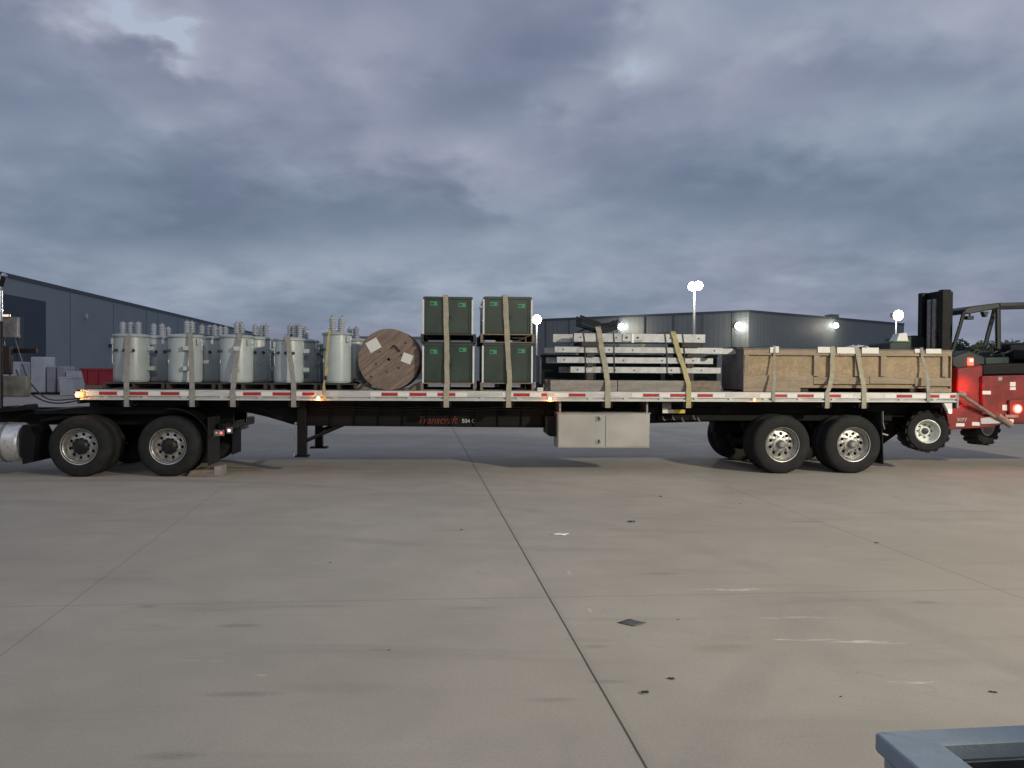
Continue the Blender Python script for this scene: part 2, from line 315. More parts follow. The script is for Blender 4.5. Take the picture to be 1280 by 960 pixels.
# ------------------------------------------------------------------ ground
def ground():
    b=MB(); b.add([(-400,-300,0),(400,-300,0),(400,700,0),(-400,700,0)],[(0,1,2,3)])
    mt=bpy.data.materials.new('concrete'); mt.use_nodes=True; n=NT(mt.node_tree); bs=mt.node_tree.nodes['Principled BSDF']
    pos=n.n('ShaderNodeNewGeometry').outputs['Position']; s=n.n('ShaderNodeSeparateXYZ'); n.l(pos,s.inputs[0]); X,Y=s.outputs[0],s.outputs[1]
    big=n.noise(pos,.22,5,.6,.4); mid=n.noise(pos,1.3,6,.6,.3); fine=n.noise(pos,60,3,.7); spk=n.noise(pos,210,2,.6)
    mp=n.n('ShaderNodeMapping'); n.l(pos,mp.inputs[0]); mp.inputs['Scale'].default_value=(.35,2.2,1); mp.inputs['Rotation'].default_value=(0,0,R(-6))
    strk=n.noise(mp.outputs[0],1.1,6,.62,.4)
    c=n.mix(n.sm(big,.3,.7),(.345,.316,.266),(.425,.392,.338))
    c=n.mix(n.sm(mid,.35,.75,0,.55),c,(.30,.285,.245))
    c=n.mix(n.sm(strk,.52,.74,0,.5),c,(.25,.235,.20))
    c=n.mix(n.sm(fine,.35,.7,0,.22),c,(.20,.18,.16))
    c=n.mix(n.sm(spk,.58,.75,0,.35),c,(.50,.47,.42))
    c=n.mix(n.sm(spk,.42,.28,0,.30),c,(.14,.13,.12))
    def line(p1,p2,w0,w1,amt,col,wob=.012,c=None):
        d=(p2-p1); nx,ny=-d.y,d.x; L=math.hypot(nx,ny); nx/=L; ny/=L; k=nx*p1.x+ny*p1.y
        e=n.m('ABSOLUTE',n.m('ADD',n.m('SUBTRACT',n.m('ADD',n.m('MULTIPLY',X,nx),n.m('MULTIPLY',Y,ny)),k),n.m('MULTIPLY',n.m('SUBTRACT',mid,.5),wob)))
        return n.mix(n.sm(e,w0,w1,amt,0),c,col)
    scn1=n.noise(pos,2.2,3,.6); scn2=n.noise(mp.outputs[0],16,4,.7)
    def blob(px,py,lx,ly,amt,col,ang=0.0,c=None,edge=.2,rough=False):
        g=G(px,py); ca,sa=math.cos(ang),math.sin(ang)
        dx=n.m('SUBTRACT',X,g.x); dy=n.m('SUBTRACT',Y,g.y)
        e=n.m('DIVIDE',n.m('ADD',n.m('MULTIPLY',dx,ca),n.m('MULTIPLY',dy,sa)),lx); f=n.m('DIVIDE',n.m('ADD',n.m('MULTIPLY',dx,-sa),n.m('MULTIPLY',dy,ca)),ly)
        if rough: f=n.m('ADD',f,n.m('MULTIPLY',n.m('SUBTRACT',scn1,.5),5.0))
        q=n.m('SQRT',n.m('ADD',n.m('MULTIPLY',e,e),n.m('MULTIPLY',f,f)))
        if rough: return n.mix(n.m('MULTIPLY',n.sm(q,.2,1.0,amt,0),n.sm(scn2,.40,.62,.05,1)),c,col)
        q=n.m('ADD',q,n.m('MULTIPLY',n.m('SUBTRACT',strk,.5),1.4))
        return n.mix(n.m('MULTIPLY',n.sm(q,edge,1.0,amt,0),n.sm(fine,.3,.6,.45,1)),c,col)
    # faint curved tyre tracks and hairline cracks
    for (qx,qy,rr_,aa) in ((-6,3,9.2,.35),(-6,3,11.3,.30),(12,-2,10.5,.28),(12,-2,12.4,.25),(3,30,22.5,.25)):
        dx=n.m('SUBTRACT',X,qx); dy=n.m('SUBTRACT',Y,qy); q=n.m('SQRT',n.m('ADD',n.m('MULTIPLY',dx,dx),n.m('MULTIPLY',dy,dy)))
        e=n.m('ABSOLUTE',n.m('SUBTRACT',q,rr_)); mk=n.m('MULTIPLY',n.sm(e,.06,.17,aa,0),n.sm(big,.42,.6)); mk=n.m('MULTIPLY',mk,n.sm(fine,.25,.6,.4,1)); c=n.mix(mk,c,(.17,.16,.15))
    vo=n.n('ShaderNodeTexVoronoi',feature='DISTANCE_TO_EDGE'); vd=n.n('ShaderNodeVectorMath',operation='ADD'); nz=n.n('ShaderNodeTexNoise'); n.l(pos,nz.inputs['Vector']); nz.inputs['Scale'].default_value=1.5; nz.inputs['Detail'].default_value=6
    n.l(pos,vd.inputs[0]); n.l(nz.outputs['Color'],vd.inputs[1]); n.l(vd.outputs[0],vo.inputs['Vector']); vo.inputs['Scale'].default_value=.33
    c=n.mix(n.m('MULTIPLY',n.sm(vo.outputs['Distance'],.0003,.0012,.35,0),n.sm(big,.50,.58)),c,(.10,.09,.08))
    for a in ((300,782,.22,.05,.45),(185,758,.12,.05,.5),(370,758,.6,.04,.35),(560,663,.3,.05,.3),(1010,652,.35,.07,.5),(1155,753,.18,.05,.5),(1100,700,.3,.05,.25),
              (745,808,.12,.05,.35),(760,852,.16,.04,.35),(300,868,.3,.05,.4),(215,945,.25,.06,.4),(690,875,.2,.04,.3),(825,717,.3,.06,.35),(905,808,.3,.06,.25),(590,760,.3,.05,.25),(470,812,.1,.03,.4)):
        c=blob(a[0],a[1],a[2],a[3],a[4],(.13,.125,.12),.05,c)
    for a in ((900,812,.28,.08,.35),(740,800,.2,.07,.25),(420,860,.5,.1,.25)):
        c=blob(*a,(.26,.20,.12),0,c)
    for a in ((920,737,.44,.040,.85),(1000,772,.42,.026,.6),(1085,803,.32,.034,.85),(1000,800,.35,.020,.65),(1140,852,.20,.022,.9),(570,779,.16,.014,.5),(712,716,.03,.13,.6),(738,765,.025,.12,.5),(250,826,.2,.02,.3),(325,845,.05,.03,.3),(600,725,.5,.012,.2)):
        c=blob(*a,(.68,.65,.58),.03,c,.1,True)
    c=line(G(590,578)+Vector((.012,0,0)),G(808,960)+Vector((.012,0,0)),.012,.040,.15,(.20,.185,.165),.03,c)
    c=line(G(590,578),G(808,960),.002,.010,.9,(.035,.031,.028),.01,c)
    c=line(G(290,600),G(40,790),.002,.008,.5,(.13,.12,.11),.01,c)
    c=line(G(926,615),G(1156,702),.003,.010,.5,(.10,.09,.08),.01,c)
    c=line(G(430,751),G(1280,736),.002,.007,.55,(.12,.11,.10),.01,c)
    g2=G(200,648); c=line(g2,g2+Vector((1,.075,0)),.002,.012,.25,(.14,.13,.12),.01,c)
    for dx in (-34,-23.0,22.5,32.): c=line(G(590,578)+Vector((dx,0,0)),G(808,960)+Vector((dx,0,0)),.01,.03,.5,(.08,.075,.07),.01,c)
    for y in (17,22.5,28,33.5,39): c=line(Vector((0,y,0)),Vector((1,y+.075,0)),.006,.02,.35,(.12,.11,.10),.01,c)
    n.l(c,bs.inputs['Base Color']); n.l(n.lin(mid,.2,.8,.66,.86),bs.inputs['Roughness']); bs.inputs['Specular IOR Level'].default_value=.30
    bp=n.n('ShaderNodeBump'); bp.inputs['Strength'].default_value=.18; bp.inputs['Distance'].default_value=.004; n.l(n.m('ADD',fine,n.m('MULTIPLY',spk,.5)),bp.inputs['Height']); n.l(bp.outputs[0],bs.inputs['Normal'])
    M['concrete']=mt
    tag(b.build('ground','concrete',smooth=False),kind='structure')
ground()
# ------------------------------------------------------------------ yard lamps
def lamp(kind,name,loc,energy,col,size=.3,parent=None,tgt=None,spot=150,blend=.6):
    l=bpy.data.lights.new(name,kind); l.energy=energy; l.color=col; l.shadow_soft_size=size
    if kind=='SPOT': l.spot_size=R(spot); l.spot_blend=blend
    o=bpy.data.objects.new(name,l); COL.objects.link(o); o.location=loc
    if tgt is not None: o.rotation_euler=(Vector(tgt)-Vector(loc)).to_track_quat('-Z','Y').to_euler()
    if parent: o.parent=parent
    return o
def pole(loc,h,label,heads=2,sz=1.0,en=0,rz=0,thick=.11):
    t=thing('light_pole',label,'light pole',loc,rz,'tall floodlight poles in the yard')
    MB().cyl((0,0,0),(0,0,h-.1),thick,12,thick*.7).build('pole','dull',t)
    MB().cyl((0,0,0),(0,0,.6),.3,16).build('footing','pale',t)
    for k in range(heads):
        x=(k-(heads-1)/2)*.62*sz
        hd=MB().box(x-.42*sz,x+.42*sz,-.45*sz,.25*sz,h-.05,h+.30*sz).build('lamp_head','dull',t,.03)
        MB().lathe([(.02*sz,-.60*sz),(.26*sz,-.57*sz),(.40*sz,-.48*sz),(.44*sz,-.40*sz),(.38*sz,-.30*sz)],'y',(x,0,h+.10*sz+.10*sz*k),20).build('lens','whitelamp',hd)
    if en: lamp('POINT','floodlight',(0,-1.1*sz,h),en,(1,.95,.85),.5,t)
    return t
def polepx(px,py,D,label,heads,sz,en,thick=.11):
    p=P(px,py,D); pole((p.x,p.y,0),p.z,label,heads,sz,en,0,thick)
polepx(868,360,62,'tallest bright twin head floodlight pole rising above the long dark warehouse',2,.80,2500,.13)
polepx(671,401,80,'floodlight pole just right of the stacked green cabinets',1,1.05,1500)
polepx(1120,396,85,'floodlight pole at the right end of the dark warehouse, left of the forklift mast',1,1.25,1800)
polepx(445,414,150,'tiny far away floodlight pole seen above the wooden cable reel',1,.6,0,.08)
# floodlight pole behind the photographer that lights the yard
LP=Vector((16.5,-4.2,9.0))
pole((LP.x,LP.y,0),LP.z,'floodlight pole standing on the concrete behind the viewer',2,.9,0,R(215))
lamp('SPOT','yard_floodlight',(LP.x-.8,LP.y+.8,LP.z-.15),17200,(1,.88,.66),.45,None,(8.5,7,0),98,1.0)
lamp('SPOT','wall_floodlight',(4.2,-12.5,7.6),1700,(1,.88,.68),.35,None,(2,11,0),90,.9)
t=thing('yard_office','plain building wall with a floodlight behind the viewer','building',(4.2,-14,0))
MB().box(-14,14,0,6,0,8.6).build('wall','whouse',t,smooth=False)
t.location.y=-19.2
MB().box(-.4,.4,6.0,6.35,7.6,8.0).build('wall_lamp','dull',t)
# ------------------------------------------------------------------ warehouses
def wall_prism(pts,z1,name,ma,parent,z0=0):
    n=len(pts); b=MB(); b.add([(p[0],p[1],z0) for p in pts]+[(p[0],p[1],z1) for p in pts],[tuple(range(n)),tuple(range(n,2*n))]+[(i,(i+1)%n,n+(i+1)%n,n+i) for i in range(n)]); return b.build(name,ma,parent,smooth=False)
def warehouse_left():
    HT=9.5
    def top(px,py,hz): D=(HT-H)*F/(hz-py); return Vector(((px-640)/F*D,D,0))
    a=top(0,342,460); b=top(322,417,461); d=(b-a).normalized(); a0=a-d*36; nrm=Vector((-d.y,d.x,0))   # pointing left/back
    ang=math.atan2(d.y,d.x); L=(b-a0).length
    t=thing('warehouse','long blue grey panel warehouse receding along the left side of the yard','warehouse',a0,ang)
    # local: x along the wall, +y away (left), wall face at y=0
    MB().box(0,L,0,45,0,HT-.25).build('wall','whouse',t,smooth=False)
    MB().box(-.1,L+.1,-.08,45.1,HT-.25,HT+.12).build('roof_trim','trim',t,smooth=False)
    def lx(px):
        dd=ray(px,460); dd=Vector((dd.x,dd.y,0)); 
        # intersect ray from origin with line a0+d*s
        den=dd.x*d.y-dd.y*d.x; s_=(a0.y*dd.x-a0.x*dd.y)/(-(den)) ; return s_
    def zz_(px,py): s_=lx(px); q=a0+d*s_; return H+(460-py)/F*q.y
    x0,x1=lx(3),lx(57); z1=(zz_(57,378)+zz_(3,367))/2
    MB().box(x0-9,x1,-.05,-.002,0,z1).build('dark_wall_panel','whdark',t,smooth=False)
    f=MB().box(lx(21),lx(29),-.09,-.052,0,zz_(22,396)).build('dock_door','trim',t,smooth=False)
    for px in (88,142,183,197,222,250,272,290,306):
        x=lx(px); MB().box(x-.05,x+.05,-.02,-.001,0,HT-.26).build('panel_joint','joint',t,smooth=False)
    x=lx(106); MB().box(x-.25,x+.25,-.25,-.001,zz_(106,398),zz_(106,392)).build('wall_pack_lamp','pale',t,smooth=False)
    x=lx(137); MB().box(x-.3,x+.3,-.25,-.001,zz_(137,434),zz_(137,430)).build('wall_vent','whdark',t,smooth=False)
warehouse_left()
def warehouse_right():
    HT=9.6
    def top(px,py,hz): D=(HT-H)*F/(hz-py); return Vector(((px-640)/F*D,D,0))
    c=top(935,387.5,465); l=top(640,400,463); r=top(1129,404.5,466.5)
    bk=Vector((0,60,0))
    t=thing('warehouse','long dark grey metal warehouse across the back of the yard with rooftop units','warehouse',c,0)
    pts=[(l-c),(Vector((0,0,0))),(r-c),(r-c+bk),(l-c+bk)]
    wall_prism(pts,HT-.3,'wall','whouse2',t)
    o=Vector((0,-.12,0)); wall_prism([pts[0]+o,pts[1]+o,pts[2]+o,pts[3],pts[4]],HT,'roof_trim','trim',t,HT-.3)
    for px,py,w_,h_ in ((845,387,1.6,1.0),(1047,387,1.3,1.5)):
        q=P(px,391,(l.y if px<900 else r.y)*.5+c.y*.5)-c; MB().box(q.x-w_/2,q.x+w_/2,q.y+1,q.y+3,HT,HT+h_*.35).build('rooftop_unit','dull',t,.05)
    # wall pack floodlights
    for px,py,a_,b_,en,sz in ((778,408.5,l,c,650,.42),(925,408,l,c,800,.48),(1042,407,c,r,500,.36)):
        dd=ray(px,py); d=(b_-a_); s_=None
        # intersection of the ray with the wall plane
        nn=Vector((-d.y,d.x,0)).normalized(); k=(a_-C0).dot(nn)/dd.dot(nn); q=C0+dd*k-c; n_=nn if nn.y<0 else -nn
        q=q+n_*.35
        hd=MB().box(q.x-sz,q.x+sz,q.y,q.y+.28,q.z-sz*.55,q.z+sz*.75).build('wall_pack_lamp','dull',t)
        MB().lathe([(sz*.3,-.35),(sz*.8,-.2),(sz,-.02)],'y',(q.x,q.y,q.z),16).build('lens','whitelamp',hd)
        lamp('POINT','wall_light',(q.x,q.y-2.2,q.z-.3),en*.55,(1,.88,.66),.4,t)
    for k in range(9):
        q=l.lerp(c,(k+.5)/9)-c+Vector((0,-.05,0)); MB().box(q.x-.12,q.x+.12,q.y-.1,q.y+.3,0,HT-.32).build('downpipe','trim',t,smooth=False)
warehouse_right()
def pale_building():
    l=P(425,461,150); r=P(600,461,150)
    t=thing('warehouse','far low pale building seen on both sides of the cable reel','warehouse',(l.x,l.y,0))
    wd=r.x-l.x; MB().box(0,wd,0,30,0,7.9).build('wall','pale',t,smooth=False)
    MB().box(-.2,wd+.2,-.2,30,7.9,8.3).build('roof_trim','whouse',t,smooth=False)
    for k in range(5): MB().box(3+k*5,6+k*5,-.1,.05,0,4).build('dock_door','whouse2',t,smooth=False)
pale_building()
# goods in front of the left warehouse
def yard_goods():
    def box_px(name,label,cat,x0,x1,yt,D,ma,dep,group=None,extra=None):
        a=P(x0,yt,D); b=P(x1,yt,D); t=thing(name,label,cat,((a.x+b.x)/2,D,0),0,group); w2=(b.x-a.x)/2; h=a.z
        return t,w2,h
    for i,(x0,x1,yt) in enumerate(((38,56,446),(58,69,458),(71,81,458),(-14,24,452))):
        t,w2,h=box_px('storage_tote',('tall pale crate stack at the left of the goods by the warehouse','grey wrapped bale nearest the tall pale crate by the warehouse','grey wrapped bale on the right of the pair by the warehouse','pale tote partly behind the truck cab at the left edge')[i],('crate','bale','bale','tote')[i],x0,x1,yt,51,None,1.2)
        MB().box(-w2,w2,0,1.2,.14,h).build('wrapped_load','totew' if i in (0,3) else 'tote',t,.06)
        for x in (-w2,-.04,w2-.08): MB().box(x,x+.08,0,1.2,.0,.139).build('skid','palletd',t)
    for i,(x0,x1,yt,ma) in enumerate(((74,100,471,'totew'),(83,100,464,'totew'))):
        t,w2,h=box_px('bin',('pale plastic bin on the ground beside the red skip','smaller pale boxes piled behind the plastic bin')[i],'bin',x0,x1,yt,49.5+i*1.3,None,1)
        MB().hexa([(-w2*.92,0,.02),(w2*.92,0,.02),(w2*.92,1,.02),(-w2*.92,1,.02),(-w2,-.05,h-.08),(w2,-.05,h-.08),(w2,1.05,h-.08),(-w2,1.05,h-.08)]).build('body',ma,t)
        MB().box(-w2-.03,w2+.03,-.08,1.08,h-.08,h).build('rim','totew',t)
    a=P(101,461,47); b=P(162,461,47); wd=b.x-a.x; h=a.z
    t=thing('skip','red open top skip on brown timber in front of the warehouse','skip',(a.x,47,0))
    MB().hexa([(.25,0,.75),(wd-.1,0,.75),(wd-.1,2,.75),(.25,2,.75),(0,0,h),(wd,0,h),(wd,2,h),(0,2,h)]).build('body','binred',t)
    MB().box(-.06,wd+.06,-.07,.04,h-.09,h+.03).build('rim','binred',t)
    for x in (.3,wd/3,2*wd/3,wd-.4): MB().box(x,x+.09,-.08,0,.8,h-.1).build('rib','binred',t)
    MB().box(.2,wd,0,2,.0,.74).build('timber_base','pallet',t,.03)
yard_goods()
# trees at the far right, fence of them behind the forklift
def tree(loc,h,rad,label,ma,seed,n=420,squash=.8):
    rnd=random.Random(seed); t=thing('tree',label,'tree',loc,0,'trees along the far right edge of the yard')
    b=MB(); b.tube([(0,0,0),(.05,0,h*.25),(-.05,.05,h*.5),(.1,0,h*.8)],.12*h/5,7)
    for k in range(6):
        an=rnd.uniform(0,6.28); z0=h*rnd.uniform(.3,.55); b.tube([(0,0,z0),(math.cos(an)*rad*.4,math.sin(an)*rad*.4,z0+h*.15),(math.cos(an)*rad*.7,math.sin(an)*rad*.7,z0+h*.25)],.05*h/5,5)
    b.build('trunk','bark',t)
    c=MB(); cl=[]
    for k in range(16):
        an=rnd.uniform(0,6.28); rr=rad*math.sqrt(rnd.random())*.8; cl.append((math.cos(an)*rr,math.sin(an)*rr,h*rnd.uniform(.25,.84),rad*rnd.uniform(.28,.5)))
    for k in range(n*6):
        x,y,z,r=rnd.choice(cl); d=Vector((rnd.gauss(0,1),rnd.gauss(0,1),rnd.gauss(0,1))).normalized()*r*rnd.random()**.4
        p=Vector((x,y,z))+Vector((d.x,d.y,d.z*squash)); s_=rnd.uniform(.09,.20)*h/4.5
        a=Vector((rnd.gauss(0,1),rnd.gauss(0,1),rnd.gauss(0,1))).normalized()*s_; bb=a.orthogonal().normalized()*s_*.7
        c.add([p-a,p+bb,p+a,p-bb],[(0,1,2,3)])
    c.build('crown',ma,t,smooth=False)
for i,(px,py,D,rad,ma,lab) in enumerate(((1200,428,95,2.6,'leaf','grey green tree seen through the left of the forklift cage'),(1216,424,70,2.2,'leaf','rounded dark green tree seen through the middle of the forklift cage'),
      (1240,429,66,2.3,'leaf','low dark tree between the rear posts of the forklift cage'),(1262,424,60,2.2,'leafy','yellowish green tree just right of the rear cage post'),(1292,423,60,2.6,'leaf','green tree at the right edge of the picture'),
      (1232,432,75,3.0,'leaf','darker low tree behind the rounded tree at the far right'),(1180,437,90,3.0,'leaf','low far tree just right of the forklift mast'))):
    p=P(px,py,D); tree((p.x,p.y,0),p.z*1.06,rad,lab,ma,i+3)
def hedge():
    a=P(1186,441,56); b=P(1330,441,56); rnd=random.Random(5); t=thing('hedge','long low dark hedge behind the forklift under the far trees','hedge',(a.x,56,0)); wd=b.x-a.x
    c=MB()
    for k in range(9000):
        x=rnd.uniform(0,wd); top=2.9+.35*math.sin(x*1.3)+.25*math.sin(x*3.1+1); z=top*rnd.random()**.6; p=Vector((x,rnd.uniform(-.6,.6),z)); s_=rnd.uniform(.07,.16)
        d=Vector((rnd.gauss(0,1),rnd.gauss(0,1),rnd.gauss(0,1))).normalized()*s_; e=d.orthogonal().normalized()*s_*.7; c.add([p-d,p+e,p+d,p-e],[(0,1,2,3)])
    c.build('foliage','leaf',t,smooth=False)
    b=MB()
    for k in range(14): b.cyl((wd*(k+.5)/14,0,0),(wd*(k+.5)/14,0,1.5),.06,6)
    b.build('stems','bark',t)
hedge()
# parked van behind the forklift
def van():
    p=P(1196,446,40); q=P(1216,446,40)
    t=thing('parked_van','pale parked van far behind the forklift body','van',(p.x,40,0),R(8))
    MB().prism([(0,.4),(0,1.5),(.9,1.7),(1.4,2.5),(4.6,2.55),(4.7,.4)],0,1.9).build('body','pale',t,.05)
    MB().prism([(1.02,1.65),(1.45,2.35),(2.2,2.37),(2.2,1.65)],-.02,.0).build('window','dark',t)
    MB().box(2.6,4.2,-.02,0,1.65,2.37).build('window','dark',t)
    for x in (.95,3.8):
        for y in (.1,1.8): MB().lathe([(.2,-.11),(.36,-.1),(.36,.1),(.2,.11)],'y',(x,y,.36),20).build('wheel','rubber',t)
van()
# ------------------------------------------------------------------ wheels
def rim_disc(b,r0,r1,y,n=10,ho=.035,hr=.0,cr=None,m=12,dish=0.0):
    """annulus r0..r1 at y with n round holes of radius ho centred at radius cr"""
    cr=cr or (r0+r1)/2
    for k in range(n):
        a0=2*math.pi*(k-.5)/n; a1=2*math.pi*(k+.5)/n; ac=(a0+a1)/2
        outer=[]; q=m//4
        for i in range(q): outer.append((r1,a0+(a1-a0)*i/q))
        for i in range(q): outer.append((r1+(r0-r1)*i/q,a1))
        for i in range(q): outer.append((r0,a1+(a0-a1)*i/q))
        for i in range(q): outer.append((r0+(r1-r0)*i/q,a0))
        P_=[Vector((r*math.cos(t),y+dish*(r-r0)/(r1-r0),r*math.sin(t))) for r,t in outer]
        c=Vector((cr*math.cos(ac),y+dish*(cr-r0)/(r1-r0),cr*math.sin(ac))); H_=[]
        for p in P_:
            d=(p-c); d.y=0; d.normalize(); H_.append(c+d*ho)
        Hd=[p+Vector((0,.03,0)) for p in H_]
        N=len(P_); b.add(P_+H_+Hd,[(i,(i+1)%N,N+(i+1)%N,N+i) for i in range(N)]+[(N+i,N+(i+1)%N,2*N+(i+1)%N,2*N+i) for i in range(N)])
def tyre_prof(r,w,rr):
    s=r-rr
    return [(rr-.012,w*.06),(rr+.004,0.0+.012),(rr+s*.25,-.004),(rr+s*.55,-.008),(r-.05,.006),(r-.018,.022),(r-.004,.045),(r,.07)]+ \
      [x for k in range(4) for x in ((r,.07+(w-.14)*(k+.35)/4),(r-.014,.07+(w-.14)*(k+.4)/4),(r-.014,.07+(w-.14)*(k+.6)/4),(r,.07+(w-.14)*(k+.65)/4))]+ \
      [(r,w-.07),(r-.018,w-.022),(r-.05,w-.006),(rr+s*.4,w),(rr,w-.02),(rr-.012,w*.9),(rr-.012,w*.06)]
def dual_wheel(parent,u,v,z,r,near=True,hubstyle='drive'):
    """outer and inner tyre; v is the outer face (near side) and the wheel runs to +v"""
    s=1 if near else -1
    rr=.285*r/.5
    root=MB()
    root.lathe([(rr-.002,.004),(rr+.012,-.002),(rr+.010,.014),(rr-.012,.022),(rr-.03,.05),(rr-.045,.10),(rr-.045,.20)],'y',seg=48,cap=False)
    if hubstyle=='drive':
        rim_disc(root,.135,rr-.046,.105,10,.026,cr=.192,dish=.02,m=16)
        root.lathe([(.136,.105),(.10,.098),(.02,.095)],'y',seg=32)
    else:
        rim_disc(root,.12,rr-.046,.085,10,.030,cr=.185,dish=.03,m=16)
        root.lathe([(.121,.085),(.09,.08),(.02,.078)],'y',seg=32)
    wh=root.build('wheel','rimmetal',parent,loc=(u,v,z))
    if not near: wh.rotation_euler=(0,0,math.pi)
    wh.rotation_euler.y=random.uniform(0,1)
    MB().lathe(tyre_prof(r,.27,rr),'y',seg=64,cap=False).build('tyre','rubber',wh)
    MB().lathe(tyre_prof(r,.27,rr),'y',(0,.33,0),seg=64,cap=False).build('tyre','rubber',wh)
    h=MB()
    h.lathe([(rr-.05,.20),(.05,.20)],'y',seg=24)
    if hubstyle=='drive':
        h.lathe([(.118,.094),(.118,.05),(.105,.035),(.075,.02),(.02,.015)],'y',seg=24)
        for k in range(10):
            t=2*math.pi*k/10; h.cyl((.108*math.cos(t),.05,.108*math.sin(t)),(.108*math.cos(t),.085,.108*math.sin(t)),.034,8)
    else:
        h.lathe([(.075,.08),(.072,.03),(.06,.01),(.045,-.005),(.015,-.008)],'y',seg=24)
        for k in range(10):
            t=2*math.pi*(k+.5)/10; h.cyl((.135*math.cos(t),.09,.135*math.sin(t)),(.135*math.cos(t),.06,.135*math.sin(t)),.014,6)
    h.build('hub','hub' if hubstyle=='drive' else 'dull',wh)
    return wh
# ------------------------------------------------------------------ trailer
def trailer():
    t=ont('flatbed_trailer','long black flatbed trailer with pale aluminium edge rail and red and white tape','trailer',0,0,0)
    L=LT; b=MB()
    b.box(.05,L-.02,.06,2.54,ZD-.06,ZD-.003); b.build('deck','deck',t)
    for v0,v1,lo,hi in ((0,.055,-.012,0),(2.545,2.6,0,.012)):
        b=MB(); nr = v0==0
        b.box(0,L,v0,v1,1.322,ZD)                        # upper channel
        b.box(.002,L-.002,v0+.03 if nr else v0,v1 if nr else v1-.03,1.292,1.3215)     # shadow groove
        b.box(0,L,v0-.008 if nr else v0,v1 if nr else v1+.008,1.262,1.291)
        b.build('side_rail','rail',t,.004)
    # stake pockets under the groove
    for k in range(24):
        u=.4+k*(L-.8)/23; MB().box(u-.035,u+.035,.004,.03,1.2925,1.321).build('stake_pocket','rail',t)
    # front header with lamp
    MB().box(-.05,-.001,.0,2.6,1.20,ZD).build('front_header','black',t,.01)
    MB().box(L+.001,L+.05,.0,2.6,1.15,ZD).build('rear_header','dull',t,.01)
    # cross members
    for k in range(36):
        u=.35+k*(L-.7)/35
        c=MB(); c.box(u-.004,u+.004,.06,2.54,1.27,ZD-.062); c.box(u-.03,u+.03,.06,2.54,1.262,1.2695); c.build('cross_member','black',t)
    # reflective tape
    reds=[(124,146),(162,185),(201,224),(304,326),(341,364),(378,393),(477,497),(512,533),(547,569),(642,662),(677,684),(711,732),(804,824),(838,858),(872,891),(966,984),(997,1017),(1031,1051),(1121,1140),(1162,1174),(1188,1195)]
    def tp(a,c,ma,v=-.004,z0=1.345,z1=1.395): MB().box(pu(a,0),pu(c,0),v,-.0005,z0,z1).build('tape_strip',ma,t)
    for a,c in reds: tp(a,c,'tapered')
    whites=[(146.5,161.5),(185.5,200.5),(108,123.5),(224.5,236),(326.5,340.5),(364.5,377.5),(290,303.5),(463,476.5),(497.5,511.5),(533.5,546.5),(569.5,584),(628,641.5),(662.5,676.5),(694,710.5),(790,803.5),(824.5,837.5),(858.5,871.5),(891.5,906),(950,965.5),(984.5,996.5),(1017.5,1030.5),(1051.5,1066),(1106,1120.5),(1140.5,1161.5),(1174.5,1187.5)]
    for a,c in whites: tp(a,c,'tapew',z0=1.335,z1=1.405)
    # main beams with the gooseneck curve
    def pv(px,py): u,z=pix(px,py,.70); return (u,z)
    low=[pv(112,509),pv(225,511),pv(275,511.5),pv(300,513),pv(318,516),pv(335,520),pv(352,525),pv(365,529),pv(376,531),pv(682,533.5),pv(812,528),pv(880,526),pv(1095,520),pv(1160,519)]
    for v in (.70,1.78):
        poly=low+[(low[-1][0],1.258),(low[0][0],1.258)]
        MB().prism(poly,v,v+.012).build('main_beam','black',t)
        fl=MB()
        for i in range(len(low)-1):
            (a0,z0),(a1,z1)=low[i],low[i+1]
            fl.hexa([(a0,v-.06,z0-.012),(a1,v-.06,z1-.012),(a1,v+.072,z1-.012),(a0,v+.072,z0-.012),(a0,v-.06,z0-.001),(a1,v-.06,z1-.001),(a1,v+.072,z1-.001),(a0,v+.072,z0-.001)])
        fl.build('beam_flange','black',t)
        for k in range(13):
            u=low[8][0]+.1+k*.42
            if u<pu(682,.7): MB().box(u,u+.01,v-.05,v-.001,low[9][1]+.01,1.25).build('web_stiffener','black',t)
    # upper coupler
    a,_=pix(128,510,.4); c,_=pix(240,510,.4)
    MB().prism([(a,1.25),(c,1.25),(c-.02,1.155),(a+.25,1.155)],.35,2.25).build('coupler_plate','black',t)
    # landing gear
    z0=pz(378,571,.45); u=pu(378,.45)
    g=MB().box(u-.075,u+.075,.38,.53,z0+.03,1.25).build('landing_leg','black',t,.008)
    MB().box(u-.11,u+.11,.35,.56,z0,z0+.03).build('foot_pad','black',g)
    MB().cyl((u-.09,.32,.86),(u-.09,.40,.86),.02,8).build('crank_shaft','dull',g)
    MB().tube([(u-.09,.33,.86),(u-.10,.33,.6),(u-.12,.33,.45),(u-.12,.33,.3)],.012,6).build('crank_handle','dull',g)
    u2=pu(399,2.05,550); zf=pz(399,560,2.05)
    g=MB().box(u2-.07,u2+.07,1.98,2.13,zf+.03,1.25).build('landing_leg','black',t,.008)
    MB().box(u2-.16,u2+.16,1.94,2.17,zf,zf+.03).build('foot_pad','black',g)
    MB().cyl((u,.5,.80),(u2,2.0,.80),.03,10).build('cross_shaft','black',t)
    p0=pix(390,547,.9); p1=pix(434,532,.9)
    MB().tube([(u+.05,.47,p0[1]-.02),(p1[0],.75,p1[1]+.05)],.035,6).build('brace','black',t)
    MB().tube([(u2+.05,2.03,.62),(u2+.75,1.8,.85)],.035,6).build('brace','black',t)
    # tool box
    v=.10; x0,zt=pix(697,517,v); x1,zb=pix(812,560,v); tb=MB().box(x0,x1,v,.60,zb,zt).build('tool_box','toolbox',t,.008)
    xm=pu(757,v)
